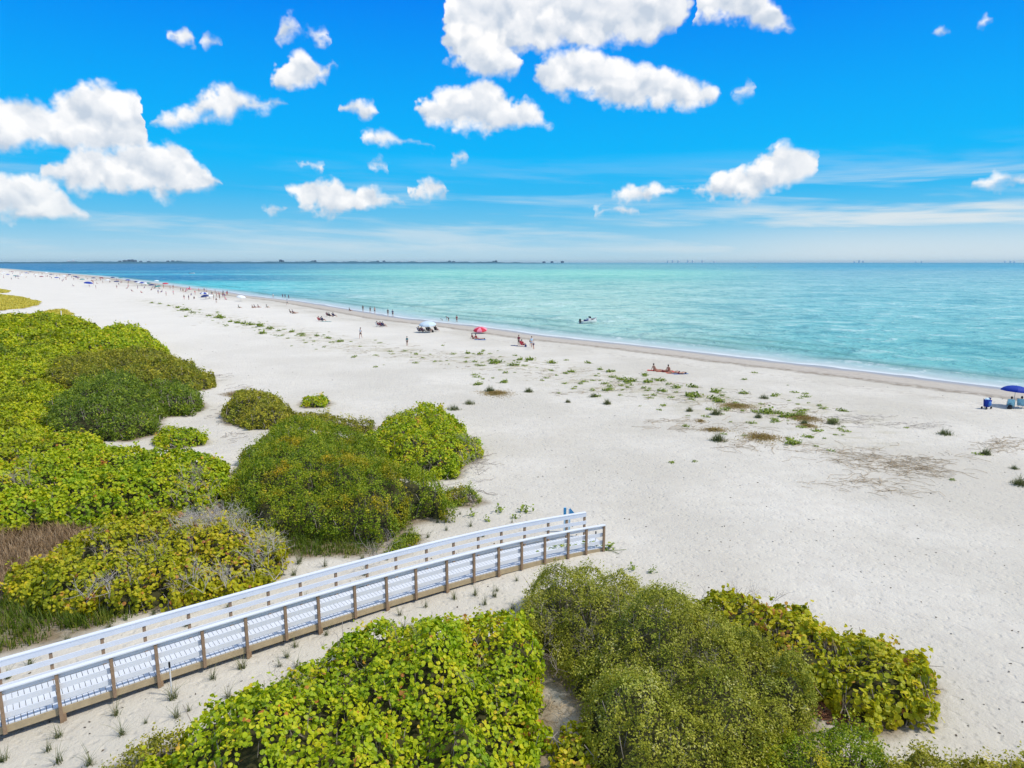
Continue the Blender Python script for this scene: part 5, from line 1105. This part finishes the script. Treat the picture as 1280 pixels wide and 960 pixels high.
# ---------------------------------------------------------------- boats
def boat(u, v, L, face, label, name='motor_boat', wp=None):
    p = gz(u, v, WZ); t = empty(name, (p[0], p[1], WZ), R(face)); tag(t, label, 'boat'); W2 = L*.2
    st = np.linspace(0, 1, 11); P = []; Pi = []
    for f in st:
        w = W2*(1-max(0, (f-.45)/.55)**2.2)*(.92+.08*min(1, f*4)); y = (f-.5)*L; sh = .60+.62*f**2; kz = -.18+.5*max(0, f-.7)/.3
        P.append([(-w, y, sh), (-w*.92, y, .35+.1*f), (-w*.55, y, kz*.4), (0, y, kz), (w*.55, y, kz*.4), (w*.92, y, .35+.1*f), (w, y, sh)])
        Pi.append([(w, y, sh), (w*.86, y, sh), (w*.84, y, .28+.3*max(0, f-.75)), (0, y, .26+.3*max(0, f-.75)), (-w*.84, y, .28+.3*max(0, f-.75)), (-w*.86, y, sh), (-w, y, sh)])
    b = MB(); b.grid([r[::-1] for r in P]); b.grid([r[::-1] for r in Pi]); b.add(P[0], [(0, 1, 5, 6), (1, 2, 4, 5)], [(2, 3, 4)]); b.build('hull', M['hull'], t, smooth=False)
    b = MB(); b.box((0, -L*.02, .72), (.75, .62, .85)); b.build('console', M['white'], t)
    b = MB(); b.frame_box((0, L*.06, 1.28), (.38, 0, 0), (0, .02, 0), (0, -.08, .26)); b.build('windscreen', M['glass'], t)
    b = MB(); b.box((0, -L*.2, .6), (.9, .4, .5)); b.build('seat', M['navy'], t)
    b = MB(); b.frame_box((0, L*.33, .86), (W2*.45, 0, 0), (0, L*.10, 0), (0, 0, .03)); b.build('bow_cover', M['black'], t)
    b = MB(); P2 = []
    for z, w, d_ in ((-.35, .06, .08), (.2, .09, .12), (.55, .16, .2), (.8, .2, .3), (1.05, .17, .26), (1.15, .06, .1)):
        P2.append([(w*math.cos(a), -L*.5-.28+d_*math.sin(a), z) for a in [k*math.pi/5 for k in range(11)]])
    b.grid(P2); b.build('outboard_motor', M['black'], t, smooth=True)
    b = MB(); b.tube([(W2*.8, -L*.1, .65), (W2*.8, -L*.1, 1.35), (-W2*.8, -L*.1, 1.35), (-W2*.8, -L*.1, .65)], .02, 5); b.build('rail_hoop', M['metal'], t)
    return t
boat(736, 404, 4.9, -52, 'white open motor boat with black outboard anchored just off the beach')
boat(944, 334, 9, -80, 'tiny dark boat far out on the sea at right')
boat(75, 331, 12, -70, 'tiny white boat far out on the water at left')
boat(240, 342, 6, -60, 'tiny boat off the crowded far beach')
# ---------------------------------------------------------------- far shore
def far_strip(name, u0, u1, D, hf_, mt, label):
    n = 160; b = MB(); P = []
    for i in range(n+1):
        u = u0+(u1-u0)*i/n; d = ray(u, 328); k = D/d[1]; x, y = d[0]*k, D; f = min(1, (u-u0)/40, (u1-u)/120); h = hf_*max(.05, f)*(.65+.7*float(vnoise(u/6, 0., 3))+.35*float(vnoise(u/1.7, 2., 5)))
        P.append([(x, y-150, WZ-.3), (x, y, WZ+h*.8), (x, y+200, WZ+h), (x, y+900, WZ-.3)])
    b.grid(P); o = b.build(name, M[mt]); tag(o, kind='structure'); return o
far_strip('far_shore', -160, 720, 8800, 19, 'farland', '')
far_strip('far_headland', 60, 470, 8000, 12, 'farland', '')
def far_building(u, D, w, h, mt, lb, grp, kind=0):
    d = ray(u, 328); k = D/d[1]; p = (d[0]*k, D, WZ+6); t = empty('far_building', p, .75); tag(t, lb, 'building', grp)
    b = MB(); w *= .55; b.box((0, 0, h/2), (w, 25, h)); b.box((w*.1, 0, h+2), (w*.35, 12, 4)); b.build('tower', M[mt], t)
    b = MB()
    for z in np.arange(6, h-2, 6): b.box((0, -12.8, z), (w*.9, .8, 2))
    b.build('window_bands', M['glass'] if mt != 'farwht' else M['metal'], t)
for u, w_, h in [(150, 60, 34), (156, 80, 44), (161, 60, 52), (165, 90, 54), (169, 70, 46), (176, 60, 32), (186, 70, 30), (196, 50, 24), (210, 60, 34), (216, 70, 38), (222, 60, 34), (226, 50, 30), (240, 60, 22), (262, 60, 18), (300, 50, 18), (351, 60, 52), (353.5, 50, 40), (371, 60, 20), (391, 60, 36), (394, 40, 42), (430, 60, 20), (472, 50, 34), (480, 50, 36), (562, 60, 34), (567, 60, 28), (617, 60, 28), (620, 40, 38), (680, 60, 22), (690, 50, 26), (703, 60, 28)]:
    far_building(u, 9000, w_, h*.8, 'farbld', 'grey distant building on the far shore along the horizon', 'grey buildings on the far shore')
for u, w_, h in [(495, 70, 20), (502, 110, 26), (511, 120, 28), (520, 100, 24), (526, 70, 20), (835, 60, 40), (841, 50, 50), (848, 60, 44), (860, 50, 52), (866, 60, 40), (878, 50, 46), (893, 60, 30), (1068, 60, 26), (1074, 50, 46), (1079, 50, 36), (1145, 60, 24), (1152, 60, 28), (1256, 60, 30), (1263, 60, 34), (1268, 60, 26), (86, 90, 40), (92, 80, 50)]:
    far_building(u, 12500, w_, h, 'farwht', 'white distant building low on the horizon', 'white buildings on the horizon')

# thin sea air
hz = MB(); hz.box((0, 0, 0), (1, 1, 1)); m, nt, out = newmat('sea haze'); g = NT(nt)
pv = g.n('ShaderNodeVolumePrincipled', ins={'Color': (.66, .92, 1, 1), 'Density': 1.8e-5, 'Anisotropy': .1}); nt.links.new(pv.outputs[0], out.inputs[1])
o = hz.build('haze', m); o.scale = (130000, 130000, 170); o.location = (0, 0, 90-35+.0); tag(o, kind='stuff'); tag(o, 'thin sea air')
for o in list(sc.objects):
    if o.type == 'MESH' and o.parent is None and 'kind' not in o and 'label' not in o: bpy.data.objects.remove(o)
